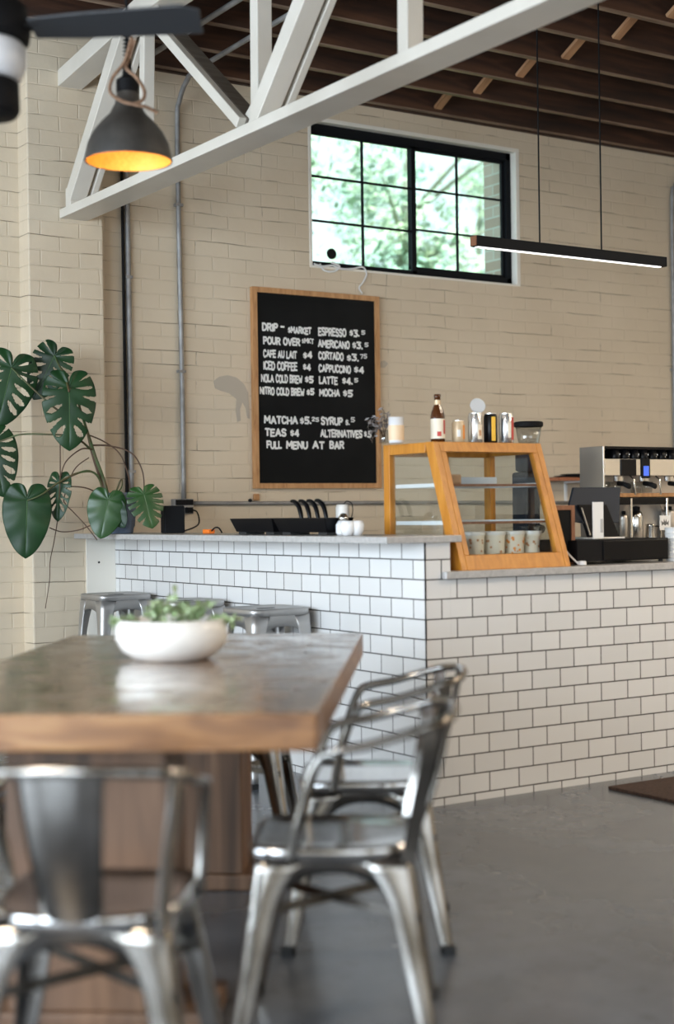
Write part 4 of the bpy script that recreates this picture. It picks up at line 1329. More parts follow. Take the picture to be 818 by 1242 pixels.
stem([(60, 640, -0.15), (75, 645, -0.15), (95, 643, -0.15), (112, 637, -0.14), (124, 640, -0.13)], 0.003, 0.003, M['aerial'], name='aerial_root')
stem([(73, 538, -0.2), (73, 575, -0.18), (71, 620, -0.15), (66, 655, -0.12), (61, 680, -0.1), (60, 705, -0.08), (55, 738, -0.06)], 0.0035, 0.002, M['aerial'], name='aerial_root')

# ------------------------------------------------------------------ register side
def setx(px, Y):
    return at(px, 640, Y).x


# walnut framed counter sign
t = thing('counter_sign', 'small walnut framed black sign leaning beside the pastry case', 'sign', (0.862, 0.14, CZ0 + 0.0005), rz=0.0)
bm = new_bm()
for q in ([(-0.075, 0), (-0.055, 0), (-0.055, 0.26), (-0.075, 0.26)], [(0.035, 0), (0.055, 0), (0.055, 0.26), (0.035, 0.26)], [(-0.055, 0.24), (0.035, 0.24), (0.035, 0.26), (-0.055, 0.26)], [(-0.055, 0), (0.035, 0), (0.035, 0.02), (-0.055, 0.02)]):
    prism(bm, q, 'Y', -0.008, 0.008)
o = obj('sign_frame', bm, M['sign_wood'], t)
bm = new_bm(); box(bm, -0.055, 0.035, -0.003, 0.003, 0.02, 0.24); obj('sign_panel', bm, M['chalkboard'], t)
bm = new_bm(); box(bm, -0.02, 0.0, 0.008, 0.016, 0.0, 0.2); obj('sign_strut', bm, M['sign_wood'], t)
bm = new_bm(); p0 = at(693, 672, 0.06)
sweep(bm, smooth_path([(0.80, 0.10, 1.03), (0.83, 0.08, 0.985), (0.85, 0.06, 0.955), (0.86, 0.05, 0.942)]), 0.004, 6)
lathe(bm, [(0, 0), (0.02, 0.002), (0.018, 0.018), (0, 0.02)], 14, 0.875, 0.045, CZ0 + 0.0005)
o = obj('tape_dispenser', bm, M['white_matte']); tag(o, 'small white cord end lying at the right foot of the pastry case', 'cord')

# low black cash drawer
Y0 = 0.08
xa, xb = setx(698, Y0), setx(809, Y0)
t = thing('cash_drawer', 'low wide black cash drawer on the lower countertop', 'cash drawer', ((xa + xb) / 2 + 0.01, Y0 + 0.15, CZ0))
hw = (xb - xa) / 2
bm = new_bm(); box(bm, -hw, hw, -0.15, 0.14, 0.012, 0.108); obj('drawer_body', bm, M['black'], t, bevel=0.003)
bm = new_bm(); box(bm, -hw + 0.15, hw - 0.01, -0.156, -0.15, 0.018, 0.102); obj('drawer_front', bm, M['black_gloss'], t, bevel=0.002)
for sx in (-1, 1):
    for sy in (-0.12, 0.12):
        bm = new_bm(); lathe(bm, [(0.01, 0), (0.01, 0.0125)], 12, sx * (hw - 0.02), sy); obj('foot', bm, M['rubber'], t)
DZ = CZ0 + 0.1085
# tablet till on stand
p = at(722, 655, 0.24)
t = thing('tablet_till', 'dark tilted tablet till on a wedge stand above the cash drawer', 'till', (p.x, 0.24, DZ))


def tz(px, py, Y=0.24):
    q = at(px, py, Y)
    return (q.x - p.x, q.z - DZ)


bm = new_bm()
prism(bm, [tz(699, 591), tz(756, 591), tz(749, 616), tz(744, 634), tz(706, 636), tz(690, 633), tz(689, 612)], 'Y', -0.012, 0.0)
zc_ = tz(720, 612)[1]
for v in bm.verts:
    v.co.y += (v.co.z - zc_) * 0.35
obj('tablet', bm, M['screen'], t, bevel=0.003)
bm = new_bm()
prism(bm, [tz(713, 652, .2), tz(751, 652, .2), tz(738, 612, .2), tz(704, 612, .2)], 'Y', -0.05, -0.035)
for v in bm.verts:
    v.co.y += (v.co.z) * 0.12
obj('stand_wedge', bm, M['black'], t, bevel=0.003)
bm = new_bm()
prism(bm, [(-0.11, -0.10), (0.09, -0.10), (0.10, 0.06), (-0.09, 0.06)], 'Z', 0, 0.008)
obj('stand_base', bm, M['white'], t, bevel=0.002)
bm = new_bm(); a1_, b1_ = tz(714, 650, .2), tz(705, 616, .2)
sweep(bm, [(a1_[0], -0.052, a1_[1] + 0.004), (b1_[0], -0.045, b1_[1])], 0.0035, 6); obj('stand_edge', bm, M['brushed'], t)
# white card holder
p = at(726, 650, 0.17)
t = thing('card_holder', 'upright white card stand in front of the dark tablet till', 'card stand', (at(726, 650, 0.105).x, 0.105, DZ))
bm = new_bm(); box(bm, -0.031, 0.031, -0.002, 0.002, 0.004, 0.165); obj('card', bm, M['white_matte'], t)
bm = new_bm(); box(bm, -0.045, 0.045, -0.02, 0.02, 0, 0.005); obj('card_base', bm, M['clear'], t)
bm = new_bm(); box(bm, 0.012, 0.026, -0.004, -0.002, 0.03, 0.09); obj('card_print', bm, mat('grey_print', (0.45, 0.45, 0.45), 0.6), t)

# espresso machine / brewer
EY = 0.43
ex0 = at(735, 600, EY).x
ex1 = ex0 + 0.70
EB = EY + 0.40
EZ0, EZ1 = CZ0, 0.0
ztop = at(736, 541, EY).z
t = thing('coffee_brewer', 'stainless steel coffee machine with carafes at right end of counter', 'coffee machine', (ex0, EY, CZ0))
H = ztop - CZ0
t.scale = (1, 0.55, 1)


def ep(name, bm, mt, bev=0.003, par=t, sm=False):
    return obj(name, bm, mt, par, bevel=bev, smooth=sm)


def zz(py):
    return at(760, py, EY).z - CZ0


bm = new_bm(); box(bm, 0.0, 0.70, 0.20, 0.30, 0.01, H - 0.002); ep('rear_body', bm, mat('satin_steel', (0.62, 0.58, 0.53), 0.5, 0.6))
bm = new_bm(); prism(bm, [(0.0, zz(592)), (0.0, H), (0.30, H), (0.30, 0.01), (0.2, 0.01), (0.2, zz(592))], 'X', -0.012, -0.002); ep('side_panel', bm, M['brushed'])
bm = new_bm(); box(bm, 0.0, 0.70, 0.0, 0.2, H - 0.014, H); ep('top_deck', bm, M['black_gloss'])
bm = new_bm(); box(bm, 0.0, 0.70, 0.12, 0.2, zz(556), H - 0.014); ep('upper_recess', bm, M['black'])
bm = new_bm(); box(bm, 0.0, 0.70, 0.004, 0.2, zz(577), zz(556.5)); ep('front_fascia', bm, M['chrome'])
bm = new_bm(); box(bm, 0.10, 0.20, -0.006, 0.004, zz(577), zz(557)); ep('dark_fascia', bm, M['black_gloss'])
bm = new_bm(); box(bm, 0.235, 0.29, -0.008, 0.004, zz(580), zz(556)); dp = ep('display_housing', bm, M['black'])
bm = new_bm(); box(bm, 0.245, 0.28, -0.010, -0.008, zz(577), zz(565)); ep('display', bm, M['blue_lcd'], 0, dp)
# shelf deck halfway with wood edge and lower grill
bm = new_bm(); box(bm, 0.0, 0.70, 0.03, 0.2, zz(603), zz(598)); ep('cup_shelf', bm, M['frame_wood'])
bm = new_bm(); box(bm, -0.002, 0.70, 0.0, 0.2, zz(612), zz(604)); ep('lower_fascia', bm, M['black_gloss'])
for k in range(3):
    xx = 0.115 + 0.17 * k
    bm = new_bm(); lathe(bm, [(0.03, zz(584)), (0.034, zz(577))], 20, xx, 0.06); ep('group_head', bm, M['chrome'])
    bm = new_bm(); sweep(bm, [(xx, 0.06, zz(586)), (xx, 0.0, zz(587)), (xx - 0.01, -0.09, zz(590))], [0.012, 0.011, 0.014], 10); ep('portafilter', bm, M['black'], 0, t, True)
    bm = new_bm(); sweep(bm, [(xx + 0.06, 0.03, zz(577)), (xx + 0.062, -0.02, zz(582)), (xx + 0.062, -0.03, zz(600))], 0.005, 8); ep('steam_wand', bm, M['chrome'], 0, t, True)
for xx in (0.006, 0.16, 0.40):
    bm = new_bm(); box(bm, xx, xx + 0.012, -0.004, 0.012, 0.0, zz(604)); ep('post', bm, M['chrome'])
# upside down black cups kept in the upper recess
for k in range(9):
    tt = thing('coffee_cup', 'black cup in the row on the coffee machine top shelf', 'cup', (ex0 + 0.09 + 0.062 * k, EY + 0.029, CZ0 + zz(556.5) + 0.0005), group='black cups on the coffee machine')
    bm = new_bm(); lathe(bm, [(0.024, 0), (0.0255, 0.004), (0.021, 0.045), (0, 0.048)], 20); obj('cup_body', bm, M['black_gloss'], tt, smooth=True)
    bm = new_bm(); sweep(bm, smooth_path([(0.0, -0.024, 0.012), (0.0, -0.033, 0.018), (0.0, -0.031, 0.03), (0.0, -0.022, 0.034)]), 0.003, 6); obj('cup_handle', bm, M['chrome'], tt)
# glass cups on the wood edged shelf
for k in range(4):
    tt = thing('glass_tumbler', 'clear tumbler standing on the wood edged shelf of the coffee machine', 'glass', (ex0 + 0.06 + 0.075 * k + (0.06 if k > 1 else 0), EY + 0.074, CZ0 + zz(598) + 0.0005), group='glasses in the coffee machine')
    bm = new_bm(); lathe(bm, [(0.024, 0), (0.03, 0.055), (0.028, 0.055), (0.023, 0.004), (0, 0.004)], 20); obj('tumbler_body', bm, M['clear'], tt, smooth=True)
# thermal carafe, steel pitchers in front of the machine body
for k, (px, r, h, lab) in enumerate(((764, 0.034, 0.15, 'tall steel thermos flask behind the cash drawer'),
                                     (781, 0.026, 0.105, 'small steel milk pitcher beside the thermos flask'))):
    yy = EY + 0.245 - 0.17
    x = at(px, 640, 0.31 if False else EY + 0.10).x
    tt = thing('thermos_flask' if k == 0 else 'milk_pitcher', lab, 'flask' if k == 0 else 'pitcher', (x, EY + 0.055, CZ0 + 0.0005))
    bm = new_bm(); lathe(bm, [(r, 0), (r, h + 0.05), (r * 0.8, h + 0.075), (r * 0.5, h + 0.08), (0, h + 0.08)] if k == 0 else [(r, 0), (r * 1.02, 0.05), (r * 0.85, h + 0.05), (r * 0.95, h + 0.06), (r * 0.9, h + 0.06), (0, 0.05)], 24)
    obj('flask_body' if k == 0 else 'pitcher_body', bm, M['chrome'], tt, smooth=True)
    bm = new_bm()
    if k == 0:
        lathe(bm, [(r * 0.55, h + 0.08), (r * 0.6, h + 0.10), (0, h + 0.105)], 16); obj('flask_cap', bm, M['black'], tt)
    else:
        sweep(bm, smooth_path([(r * 0.9, -0.01, h + 0.05), (r * 1.9, -0.02, h + 0.04), (r * 1.9, -0.02, 0.09), (r, -0.01, 0.08)]), 0.004, 6); obj('pitcher_handle', bm, M['chrome'], tt)
for px, r, h, lab in ((743, 0.020, 0.20, 'slim steel canister left of the thermos flask'), (797, 0.036, 0.22, 'wide steel canister right of the milk pitcher')):
    x = at(px, 640, EY + 0.15).x
    tt = thing('steel_canister', lab, 'canister', (x, EY + 0.07, CZ0 + 0.0005))
    bm = new_bm(); lathe(bm, [(r, 0), (r, h), (r * 0.92, h + 0.012), (0, h + 0.014)], 24); obj('canister_body', bm, M['brushed'], tt, smooth=True)
    bm = new_bm(); lathe(bm, [(r * 0.5, h + 0.012), (r * 0.5, h + 0.03), (0, h + 0.032)], 16); obj('canister_lid', bm, M['black'], tt)
# paper tag with crown mark
c = at(807, 634, EY - 0.02)
t = thing('logo_tag', 'white paper tag with a dark crown mark on the coffee machine', 'tag', c)
bm = new_bm(); box(bm, -0.036, 0.036, -0.001, 0.001, -0.035, 0.035); obj('tag_card', bm, M['white_matte'], t)
bm = new_bm(); prism(bm, [(-0.022, -0.014), (-0.024, 0.010), (-0.012, 0.0), (-0.007, 0.018), (0, 0.002), (0.007, 0.018), (0.012, 0.0), (0.024, 0.010), (0.022, -0.014), (0.012, -0.006), (0, -0.014), (-0.012, -0.006)], 'Y', -0.002, -0.001); obj('crown_mark', bm, mat('tag_ink', (0.12, 0.12, 0.12), 0.6), t)
bm = new_bm(); sweep(bm, [(0, 0, 0.034), (-0.004, 0.01, 0.055), (-0.008, 0.02, 0.083)], 0.0015, 5); obj('string', bm, M['aerial'], t)
# stack of clear/white lids at the far right
x = at(815, 660, 0.12).x
t = thing('cup_stack', 'stack of white cups right of the cash drawer', 'cups', (x + 0.01, 0.12, CZ0 + 0.0005))
bm = new_bm()
prof = [(0.030, 0)]
for k in range(7):
    prof += [(0.038, 0.022 * k + 0.015), (0.040, 0.022 * k + 0.017), (0.034, 0.022 * k + 0.022)]
prof.append((0, 0.022 * 7))
lathe(bm, prof, 24); obj('stacked_cups', bm, M['white_matte'], t)

# wooden wall shelf with black plates behind
t = thing('wall_shelf', 'narrow reddish wooden shelf on the brick wall behind the till', 'shelf', (3.75, WB, 1.375))
bm = new_bm(); box(bm, -0.52, 0.6, -0.24, 0, 0, 0.022); obj('shelf_board', bm, M['shelf_wood'], t)
for xx in (-0.25, 0.25):
    bm = new_bm(); box(bm, xx - 0.01, xx + 0.01, -0.2, 0, -0.012, 0); box(bm, xx - 0.01, xx + 0.01, -0.012, 0, -0.15, -0.012); obj('bracket', bm, M['white_matte'], t)
xs = at(701, 578, 2.96).x
for k, (r, dz) in enumerate(((0.17, 0), (0.14, 0.013))):
    bm = new_bm(); lathe(bm, [(r * 0.6, 0), (r, 0.008), (r, 0.012), (0, 0.010)], 32)
    o = obj('black_plate', bm, M['black'], loc=(xs + (0.02 if k else 0), 2.96 - 0.01, 1.3975 + dz))
    tag(o, ['larger black plate lying on the reddish wall shelf', 'smaller black plate stacked on top of the larger plate on the shelf'][k], 'plate', 'black plates on the shelf')

# ------------------------------------------------------------------ linear pendant
t = thing('linear_pendant', 'long slim black bar light hanging on two thin cords', 'pendant light', (1.535, 0.8, 2.43))
bm = new_bm(); box(bm, -0.63, 0.63, -0.024, 0.024, 0.006, 0.056); obj('light_housing', bm, M['black_metal'], t, bevel=0.002)
bm = new_bm(); box(bm, -0.615, 0.60, -0.011, 0.011, 0.002, 0.006); obj('light_diffuser', bm, M['led'], t)
bm = new_bm(); box(bm, -0.636, -0.63, -0.021, 0.021, 0.008, 0.054); obj('end_cap', bm, M['sign_wood'], t)
for xx in (at(655, 290, 0.8).x, at(730, 303, 0.8).x):
    bm = new_bm(); sweep(bm, [(xx - 1.535, 0, 0.056), (xx - 1.535, 0, 1.59)], 0.0042, 6); obj('cord', bm, M['black'], t)

# ------------------------------------------------------------------ pendant lamp
PD = 5.2
pb = atD(156, 196, PD)
t = thing('pendant_lamp', 'dark bell shaped pendant lamp with gold inside and a rope loop', 'pendant light', pb)
R = 0.153
prof = [(R, 0), (R * 0.985, 0.02), (R * 0.93, 0.06), (R * 0.80, 0.10), (R * 0.62, 0.135), (R * 0.42, 0.165), (R * 0.30, 0.20), (R * 0.25, 0.24), (R * 0.24, 0.262)]
bm = new_bm(); lathe(bm, prof, 48, cap=False); obj('lamp_shade', bm, M['shade'], t, smooth=True)
bm = new_bm(); lathe(bm, [(r * 0.97, z * 0.97 + 0.001) for r, z in prof[:6]] + [(0, 0.165)], 48, cap=False); obj('shade_lining', bm, M['gold'], t, smooth=True)['label'] = 'gold lining of the shade'
bm = new_bm(); lathe(bm, [(R * 0.97, 0.0), (R, 0.0), (R * 1.01, 0.004), (R, 0.008)], 48, cap=False); obj('shade_rim', bm, M['shade'], t)
bm = new_bm(); lathe(bm, [(0.040, 0.24), (0.040, 0.285), (0.018, 0.30), (0.014, 0.36), (0.0, 0.365)], 20); obj('lamp_cap', bm, M['black'], t)
bm = new_bm()
for k in range(12):
    pass
sweep(bm, [(0, 0, 0.36), (0.0, 0, 0.52), (0, 0, TOP - pb.z - 0.34)], 0.006, 8)
for k in range(10):
    z = 0.37 + 0.013 * k
    lathe(bm, [(0.006, z), (0.016, z + 0.004), (0.006, z + 0.009)], 12)
obj('lamp_cord', bm, M['black'], t)
bm = new_bm()
rp = smooth_path([(0.02, -0.02, 0.43), (-0.005, -0.035, 0.34), (-0.045, -0.04, 0.285), (-0.055, -0.05, 0.235), (-0.02, -0.085, 0.195), (0.03, -0.10, 0.175), (0.065, -0.095, 0.19), (0.065, -0.06, 0.235), (0.035, -0.04, 0.285), (0.0, -0.03, 0.32), (0.01, -0.02, 0.36), (0.03, -0.02, 0.42)], 6)
rot = Matrix.Rotation(-0.5766, 3, 'Z')
rp = [rot @ Vector(p) for p in rp]
sweep(bm, rp, 0.0065, 8)
r2 = [rot @ Vector(p) for p in smooth_path([(0.03, -0.105, 0.172), (0.07, -0.10, 0.165), (0.10, -0.085, 0.155), (0.115, -0.08, 0.148)], 5)]
sweep(bm, r2, 0.0065, 8)
obj('rope_loop', bm, M['rope'], t, smooth=True)
bm = new_bm(); lathe(bm, [(0.0, 0.06), (0.018, 0.065), (0.028, 0.085), (0.026, 0.105), (0.013, 0.13), (0.013, 0.15), (0, 0.15)], 20); obj('bulb', bm, M['glow'], t, smooth=True)
l = bpy.data.lights.new('bulb_light', 'POINT'); l.energy = 0.75; l.color = (1.0, 0.78, 0.48); l.shadow_soft_size = 0.03
lo = bpy.data.objects.new('bulb_light', l); COL.objects.link(lo); lo.parent = t; lo.location = (0, 0, 0.035)

# ------------------------------------------------------------------ ceiling fan
FD = 4.3
fc = atD(-22, 38, FD)
t = thing('ceiling_fan', 'black ceiling fan with an opal light at top left', 'ceiling fan', fc)
bm = new_bm(); lathe(bm, [(0.06, -0.035), (0.135, -0.03), (0.14, 0.0), (0.13, 0.07), (0.08, 0.11), (0.03, 0.13), (0, 0.13)], 32); obj('motor_housing', bm, M['black'], t, smooth=True)
bm = new_bm(); sweep(bm, [(0, 0, 0.12), (0, 0, 4.02 - fc.z)], 0.014, 10); obj('downrod', bm, M['black'], t)
bm = new_bm(); lathe(bm, [(0.115, -0.035), (0.126, -0.05), (0.126, -0.10), (0.112, -0.135), (0.09, -0.145), (0, -0.145)], 36); obj('light_shade', bm, M['opal'], t, smooth=True)
bm = new_bm(); lathe(bm, [(0.095, -0.145), (0.104, -0.15), (0.106, -0.23), (0.096, -0.245), (0, -0.25)], 32); obj('lower_canister', bm, M['black'], t, smooth=True)
tip = atD(246, 16, 4.22)
ang0 = math.atan2(tip.y - fc.y, tip.x - fc.x)
bl = (Vector((tip.x, tip.y, 0)) - Vector((fc.x, fc.y, 0))).length
for k in range(3):
    a = ang0 + 2 * PI * k / 3
    bm = new_bm()
    outl = [(0.15, -0.05), (0.30, -0.062), (bl - 0.05, -0.072), (bl, -0.045), (bl - 0.012, 0.065), (0.30, 0.058), (0.15, 0.045)]
    prism(bm, outl, 'Z', -0.004, 0.004)
    bmesh.ops.rotate(bm, verts=bm.verts, cent=(0, 0, 0), matrix=Matrix.Rotation(math.radians(-16), 3, 'X'))
    bmesh.ops.rotate(bm, verts=bm.verts, cent=(0, 0, 0), matrix=Matrix.Rotation(a, 3, 'Z'))
    bmesh.ops.translate(bm, verts=bm.verts, vec=(0, 0, 0.0))
    bd = obj('fan_blade', bm, M['fan'], t, bevel=0.003)
    bm = new_bm(); beam(bm, (0.09 * math.cos(a), 0.09 * math.sin(a), 0.0), (0.2 * math.cos(a), 0.2 * math.sin(a), 0.008), 0.05, 0.008, Vector((-math.sin(a), math.cos(a), 0)))
    obj('blade_bracket', bm, M['black'], bd)

# ------------------------------------------------------------------ table
TH = math.radians(36.7)
e1 = Vector((math.sin(TH), math.cos(TH), 0)); e2 = Vector((-math.cos(TH), math.sin(TH), 0))
cn = Vector((-1.858, -2.135, 0))
TL, TW, THK = 2.05, 1.02, 0.08
tc_ = cn + e1 * TL / 2 + e2 * TW / 2
# local frame: +Y along e1, -X along e2
t = thing('dining_table', 'long thick wooden table with glossy top in the foreground', 'table', (tc_.x, tc_.y, 0), rz=-TH)
bm = new_bm()
box(bm, -TW / 2, TW / 2, -TL / 2, TL / 2, 0.76 - THK, 0.76)
for f in bm.faces:
    pass
bm.normal_update()
for f in bm.faces:
    f.material_index = 0 if abs(f.normal.z) > 0.5 else 1
o = obj('tabletop', bm, [M['tabletop'], M['table_edge']], t, bevel=0.006)
for ycen in (-0.66, 0.62):
    bm = new_bm(); box(bm, -0.225, 0.150, ycen - 0.12, ycen + 0.12, 0.05, 0.76 - THK)
    pd_ = obj('pedestal', bm, M['pedestal'], t, bevel=0.006)
    bm = new_bm(); box(bm, -0.32, 0.245, ycen - 0.13, ycen + 0.13, 0.0, 0.05)
    obj('pedestal_foot', bm, M['pedestal'], t, bevel=0.008)

# bowl planter on the table
bc = atD(209, 800, 4.28)
t = thing('planter_bowl', 'round white ceramic bowl of small green plants on the table', 'planter', (bc.x, bc.y, 0.7605))
k = 1.0
R = 0.163
bm = new_bm()
lathe(bm, [(R * 0.62, 0), (R * 0.68, 0.004), (R * 0.90, 0.03), (R, 0.065), (R * 0.985, 0.095), (R * 0.93, 0.115), (R * 0.90, 0.117), (R * 0.87, 0.112), (R * 0.86, 0.09), (0, 0.088)], 48)
obj('bowl', bm, M['white'], t, smooth=True)
bm = new_bm(); lathe(bm, [(R * 0.86, 0.096), (0, 0.104)], 32); obj('soil', bm, M['soil'], t)
rz = random.Random(11)


def sprig(bm, base, d, ln, nl, sz):
    pts = []
    p = Vector(base)
    for k in range(6):
        pts.append(p.copy())
        p += Vector(d) * ln / 5 + Vector((rz.gauss(0, .004), rz.gauss(0, .004), rz.gauss(0, .003)))
        d = (Vector(d) + Vector((0, 0, -0.08))).normalized()
    sweep(bm, pts, 0.0018, 5)
    for k in range(nl):
        q = pts[1 + rz.randrange(5)]
        u = (Vector((rz.gauss(0, 1), rz.gauss(0, 1), rz.gauss(0.3, 0.7)))).normalized(); w = u.orthogonal().normalized()
        w = Matrix.Rotation(rz.random() * 6, 3, u) @ w
        s = sz * rz.uniform(0.7, 1.2)
        c = q + u * s
        vs = [c - u * s, c - u * s * 0.3 + w * s * 0.6, c + u * s * 0.5 + w * s * 0.5, c + u * s, c + u * s * 0.5 - w * s * 0.5, c - u * s * 0.3 - w * s * 0.6]
        bm.faces.new([bm.verts.new(x) for x in vs])


right = Vector((RGT.x, RGT.y, 0)).normalized()
for cxp, n, sp in ((-0.150, 6, 0.02), (-0.045, 8, 0.028), (0.035, 8, 0.03), (0.085, 6, 0.025), (0.150, 5, 0.02)):
    bm = new_bm()
    base = right * cxp * 0.78
    for k in range(n):
        a = rz.uniform(0, 2 * PI)
        out = Vector((math.cos(a), math.sin(a), 0)) * rz.uniform(0.1, 0.9) + right * (cxp * 4) + Vector((0, 0, rz.uniform(0.5, 1.3) if abs(cxp) < 0.1 else 0.25))
        sprig(bm, base + Vector((rz.gauss(0, sp * .4), rz.gauss(0, sp * .4), 0.10)), out.normalized(), rz.uniform(0.045, 0.078), 9, 0.012)
    obj('succulent', bm, M['sage'], t, norm=False)

# ------------------------------------------------------------------ metal chairs
def tolix_leg(sx, sy, top, foot, ztop, w0=0.070, w1=0.034, flare=0.05, th=0.0025):
    """folded sheet leg, outer corner towards (sx, sy)"""
    bm = new_bm()
    rings = []
    N = 14
    for k in range(N + 1):
        s = k / N
        z = ztop * s
        x = foot[0] + (top[0] - foot[0]) * s
        y = foot[1] + (top[1] - foot[1]) * s
        w = w1 + (w0 - w1) * s + flare * max(0, (s - 0.70) / 0.30) ** 2
        rc = 0.012 + 0.012 * s
        sec = [(-w, 0), (-rc, 0)]
        sec = [(-w, -0.004), (-w * 0.85, 0), (-rc, 0)]
        for j in range(1, 5):
            a = PI / 2 * j / 5
            sec.append((-rc + rc * math.sin(a), -rc + rc * math.cos(a)))
        sec += [(0, -rc), (0, -w * 0.85), (-0.004, -w)]
        inner = [(px - th * 1.2 if px > -w * 0.5 else px, py - th * 1.2 if py > -w * 0.5 else py) for px, py in sec][::-1]
        ring = [bm.verts.new((x + sx * px, y + sy * py, z)) for px, py in sec + inner]
        rings.append(ring)
    n = len(rings[0])
    for a, b in zip(rings, rings[1:]):
        for k in range(n):
            bm.faces.new((a[k], a[(k + 1) % n], b[(k + 1) % n], b[k]))
    bm.faces.new(rings[0]); bm.faces.new(rings[-1])
    return bm


def foot_bm(x, y):
    bm = new_bm()
    box(bm, x - 0.016, x + 0.016, y - 0.016, y + 0.016, 0, 0.022)
    return bm


def apron_bm(axis, sgn, top, foot, ztop, ha, zsag):
    """arched sheet between two legs. top/foot are half distances"""
    bm = new_bm()
    N = 20
    T = []; B = []
    for th in (0, 1):
        tr = []; br_ = []
        for k in range(N + 1):
            u = -1 + 2 * k / N
            zb = ztop - zsag - (ha - zsag) * abs(u) ** 2.6
            for (zv, lst) in ((ztop, tr), (zb, br_)):
                s = zv / ztop
                d = foot + (top - foot) * s - 0.003 - th * 0.002
                lim = (foot + (top - foot) * s) - 0.02
                a = u * lim
                p = (a, sgn * d, zv) if axis == 'Y' else (sgn * d, a, zv)
                lst.append(bm.verts.new(p))
        T.append(tr); B.append(br_)
    for k in range(N):
        bm.faces.new((T[0][k], T[0][k + 1], B[0][k + 1], B[0][k]))
        bm.faces.new((T[1][k + 1], T[1][k], B[1][k], B[1][k + 1]))
        bm.faces.new((B[0][k], B[0][k + 1], B[1][k + 1], B[1][k]))
    return bm


def seat_bm(hx_, hy_, z, back_round=True, rr=0.06, dish=0.008):
    """rounded sheet seat; +Y is the front"""
    bm = new_bm()
    N = 64
    out = []
    for k in range(N):
        a = 2 * PI * k / N
        c, s = math.cos(a), math.sin(a)
        e = 0.28 if (s > 0 or not back_round) else 0.62
        x = hx_ * math.copysign(abs(c) ** e, c)
        y = hy_ * math.copysign(abs(s) ** (0.28 if (s > 0 or not back_round) else 0.75), s)
        out.append((x, y))
    rings = []
    for f, dz in ((0.15, -dish), (0.5, -dish), (0.8, -dish * 0.8), (0.9, -0.002), (0.96, 0.001), (0.99, -0.002), (1.0, -0.008), (1.003, -0.030), (0.985, -0.030), (0.98, -0.010), (0.9, -0.008), (0.5, -dish - 0.004)):
        rings.append([bm.verts.new((x * f, y * f, z + dz)) for x, y in out])
    for a, b in zip(rings, rings[1:]):
        for k in range(N):
            bm.faces.new((a[k], a[(k + 1) % N], b[(k + 1) % N], b[k]))
    bm.faces.new(rings[0]); bm.faces.new(rings[-1][::-1])
    return bm


def make_chair(lab, group):
    """metal armchair facing +Y"""
    t = thing('metal_armchair', lab, 'chair', group=group)
    ms = M['steel']
    obj('seat', seat_bm(0.185, 0.185, 0.452), M['seat_steel'], t, smooth=True)
    for sx in (-1, 1):
        for sy in (-1, 1):
            lg = obj('leg', tolix_leg(sx, sy, (sx * 0.172, sy * 0.170), (sx * 0.232, sy * 0.228), 0.43), ms, t, smooth=True)
            obj('foot_cap', foot_bm(sx * 0.221, sy * 0.217), M['rubber'], lg)
    for sg in (-1, 1):
        obj('apron', apron_bm('Y', sg, 0.170, 0.228, 0.43, 0.15, 0.035), ms, t, smooth=True)
        obj('apron', apron_bm('X', sg, 0.172, 0.232, 0.43, 0.15, 0.035), ms, t, smooth=True)
    bm = new_bm()
    beam(bm, (-0.185, -0.185, 0.300), (0.185, 0.185, 0.300), 0.022, 0.005, Vector((0, 0, 1)))
    beam(bm, (-0.185, 0.185, 0.306), (0.185, -0.185, 0.306), 0.022, 0.005, Vector((0, 0, 1)))
    obj('cross_brace', bm, ms, t)
    # hoop: arms and back in one tube
    half = [(0.190, 0.090, 0.425), (0.197, 0.076, 0.50), (0.207, 0.050, 0.59), (0.214, 0.024, 0.648), (0.218, -0.010, 0.666), (0.219, -0.08, 0.679), (0.215, -0.15, 0.698), (0.197, -0.212, 0.715), (0.155, -0.252, 0.724), (0.08, -0.270, 0.728), (0.0, -0.274, 0.730)]
    pts = half + [(-x, y, z) for x, y, z in half[-2::-1]]
    bm = new_bm(); sweep(bm, smooth_path(pts, 5), 0.0112, 12)
    obj('arm_hoop', bm, ms, t, smooth=True)
    # central splat
    bm = new_bm()
    N = 10
    F = []; B = []
    for k in range(N + 1):
        s = k / N
        z = 0.435 + s * 0.290
        y = -0.178 - 0.086 * s - 0.012 * math.sin(PI * s)
        w = 0.056 + 0.024 * s
        rf = []; rb = []
        for j in range(7):
            u = -1 + j / 3
            yy = y - 0.006 * (1 - u * u) - (0.004 if abs(u) > 0.9 else 0) * -1
            rf.append(bm.verts.new((u * w, yy, z))); rb.append(bm.verts.new((u * w, yy + 0.003, z)))
        F.append(rf); B.append(rb)
    for k in range(N):
        for j in range(6):
            bm.faces.new((F[k][j], F[k][j + 1], F[k + 1][j + 1], F[k + 1][j]))
            bm.faces.new((B[k][j + 1], B[k][j], B[k + 1][j], B[k + 1][j + 1]))
        bm.faces.new((F[k][0], F[k + 1][0], B[k + 1][0], B[k][0])); bm.faces.new((F[k][6], B[k][6], B[k + 1][6], F[k + 1][6]))
    obj('back_splat', bm, ms, t, smooth=True)
    for sx in (-1, 1):
        bm = new_bm()
        pp = smooth_path([(sx * 0.165, -0.150, 0.30), (sx * 0.165, -0.168, 0.44), (sx * 0.177, -0.190, 0.55), (sx * 0.194, -0.210, 0.65), (sx * 0.200, -0.214, 0.712)], 5)
        n = len(pp)
        for a, b in zip(pp, pp[1:]):
            beam(bm, a, b, 0.036, 0.005, Vector((0.5 * sx, 1, 0)))
        obj('back_support', bm, ms, t)
    return t


def campt(lat, depth):
    p = CAM + FWD * depth + Vector((RGT.x, RGT.y, 0)) * lat
    return p


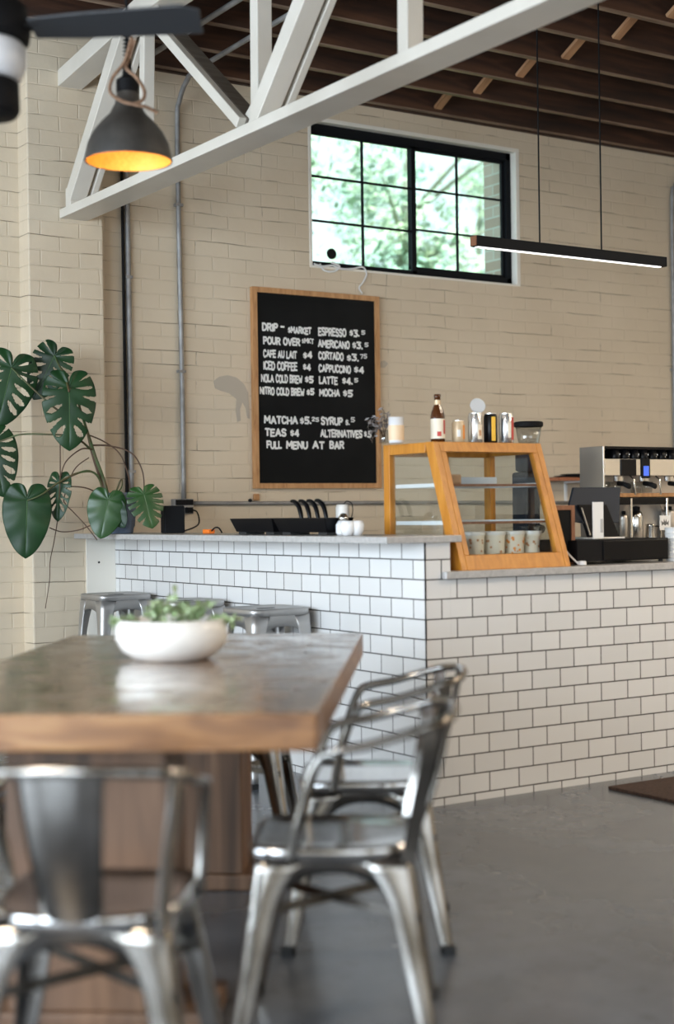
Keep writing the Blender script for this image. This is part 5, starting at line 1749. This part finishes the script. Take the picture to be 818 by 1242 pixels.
ch = make_chair('metal armchair at the near head of the table, its back toward us', 'bare metal armchairs round the table')
p = campt(-0.478, 2.865)
ch.location = (p.x, p.y, 0); ch.rotation_euler = (0, 0, -TH)
spots = [((-0.012, 3.38), PI / 2 - TH + 0.02, 'nearest metal armchair on the right side of the table, seat half under it'),
         ((0.075, 4.16), PI / 2 - TH + 0.03, 'further metal armchair on the right side, between table and tiled wall'),
         ((-1.10, 4.00), -PI / 2 - TH, 'metal armchair on the left side of the table, cut by the frame'),
         ((-0.375, 5.14), PI - TH, 'metal armchair at the far head, its legs seen beneath the table')]
for (lat, dep), rz_, lab in spots:
    c = copy_tree(ch)
    c['label'] = lab
    p = campt(lat, dep)
    c.location = (p.x, p.y, 0); c.rotation_euler = (0, 0, rz_)

# ------------------------------------------------------------------ stools
def make_stool(lab):
    t = thing('metal_stool', lab, 'stool', group='metal bar stools along the tiled wall')
    ms = M['stool_steel']
    bm = seat_bm(0.152, 0.152, 0.762, back_round=False, dish=0.004)
    obj('seat', bm, ms, t, smooth=True)
    bm = new_bm(); box(bm, -0.04, 0.04, -0.012, 0.012, 0.7575, 0.7595); obj('grip_slot', bm, M['black'], t)
    for sx in (-1, 1):
        for sy in (-1, 1):
            lg = obj('leg', tolix_leg(sx, sy, (sx * 0.148, sy * 0.148), (sx * 0.182, sy * 0.182), 0.735, 0.06, 0.03, 0.03), ms, t, smooth=True)
            obj('foot_cap', foot_bm(sx * 0.170, sy * 0.170), M['rubber'], lg)
    for sg in (-1, 1):
        obj('apron', apron_bm('Y', sg, 0.148, 0.182, 0.735, 0.10, 0.05), ms, t, smooth=True)
        obj('apron', apron_bm('X', sg, 0.148, 0.182, 0.735, 0.10, 0.05), ms, t, smooth=True)
        bm = new_bm(); beam(bm, (-0.16, sg * 0.163, 0.30), (0.16, sg * 0.163, 0.30), 0.02, 0.012, Vector((0, 0, 1))); obj('foot_rail', bm, ms, t)
        bm = new_bm(); beam(bm, (sg * 0.163, -0.16, 0.30), (sg * 0.163, 0.16, 0.30), 0.02, 0.012, Vector((0, 0, 1))); obj('foot_rail', bm, ms, t)
    return t


st = make_stool('metal bar stool furthest left, by the pilaster')
st.location = (-0.19, 2.52, 0)
for y, lab in ((1.71, 'middle metal bar stool, mostly hidden behind the plant bowl'), (0.935, 'metal bar stool nearest the counter corner, right of the plant bowl')):
    c = copy_tree(st); c['label'] = lab; c.location = (-0.19, y, 0)
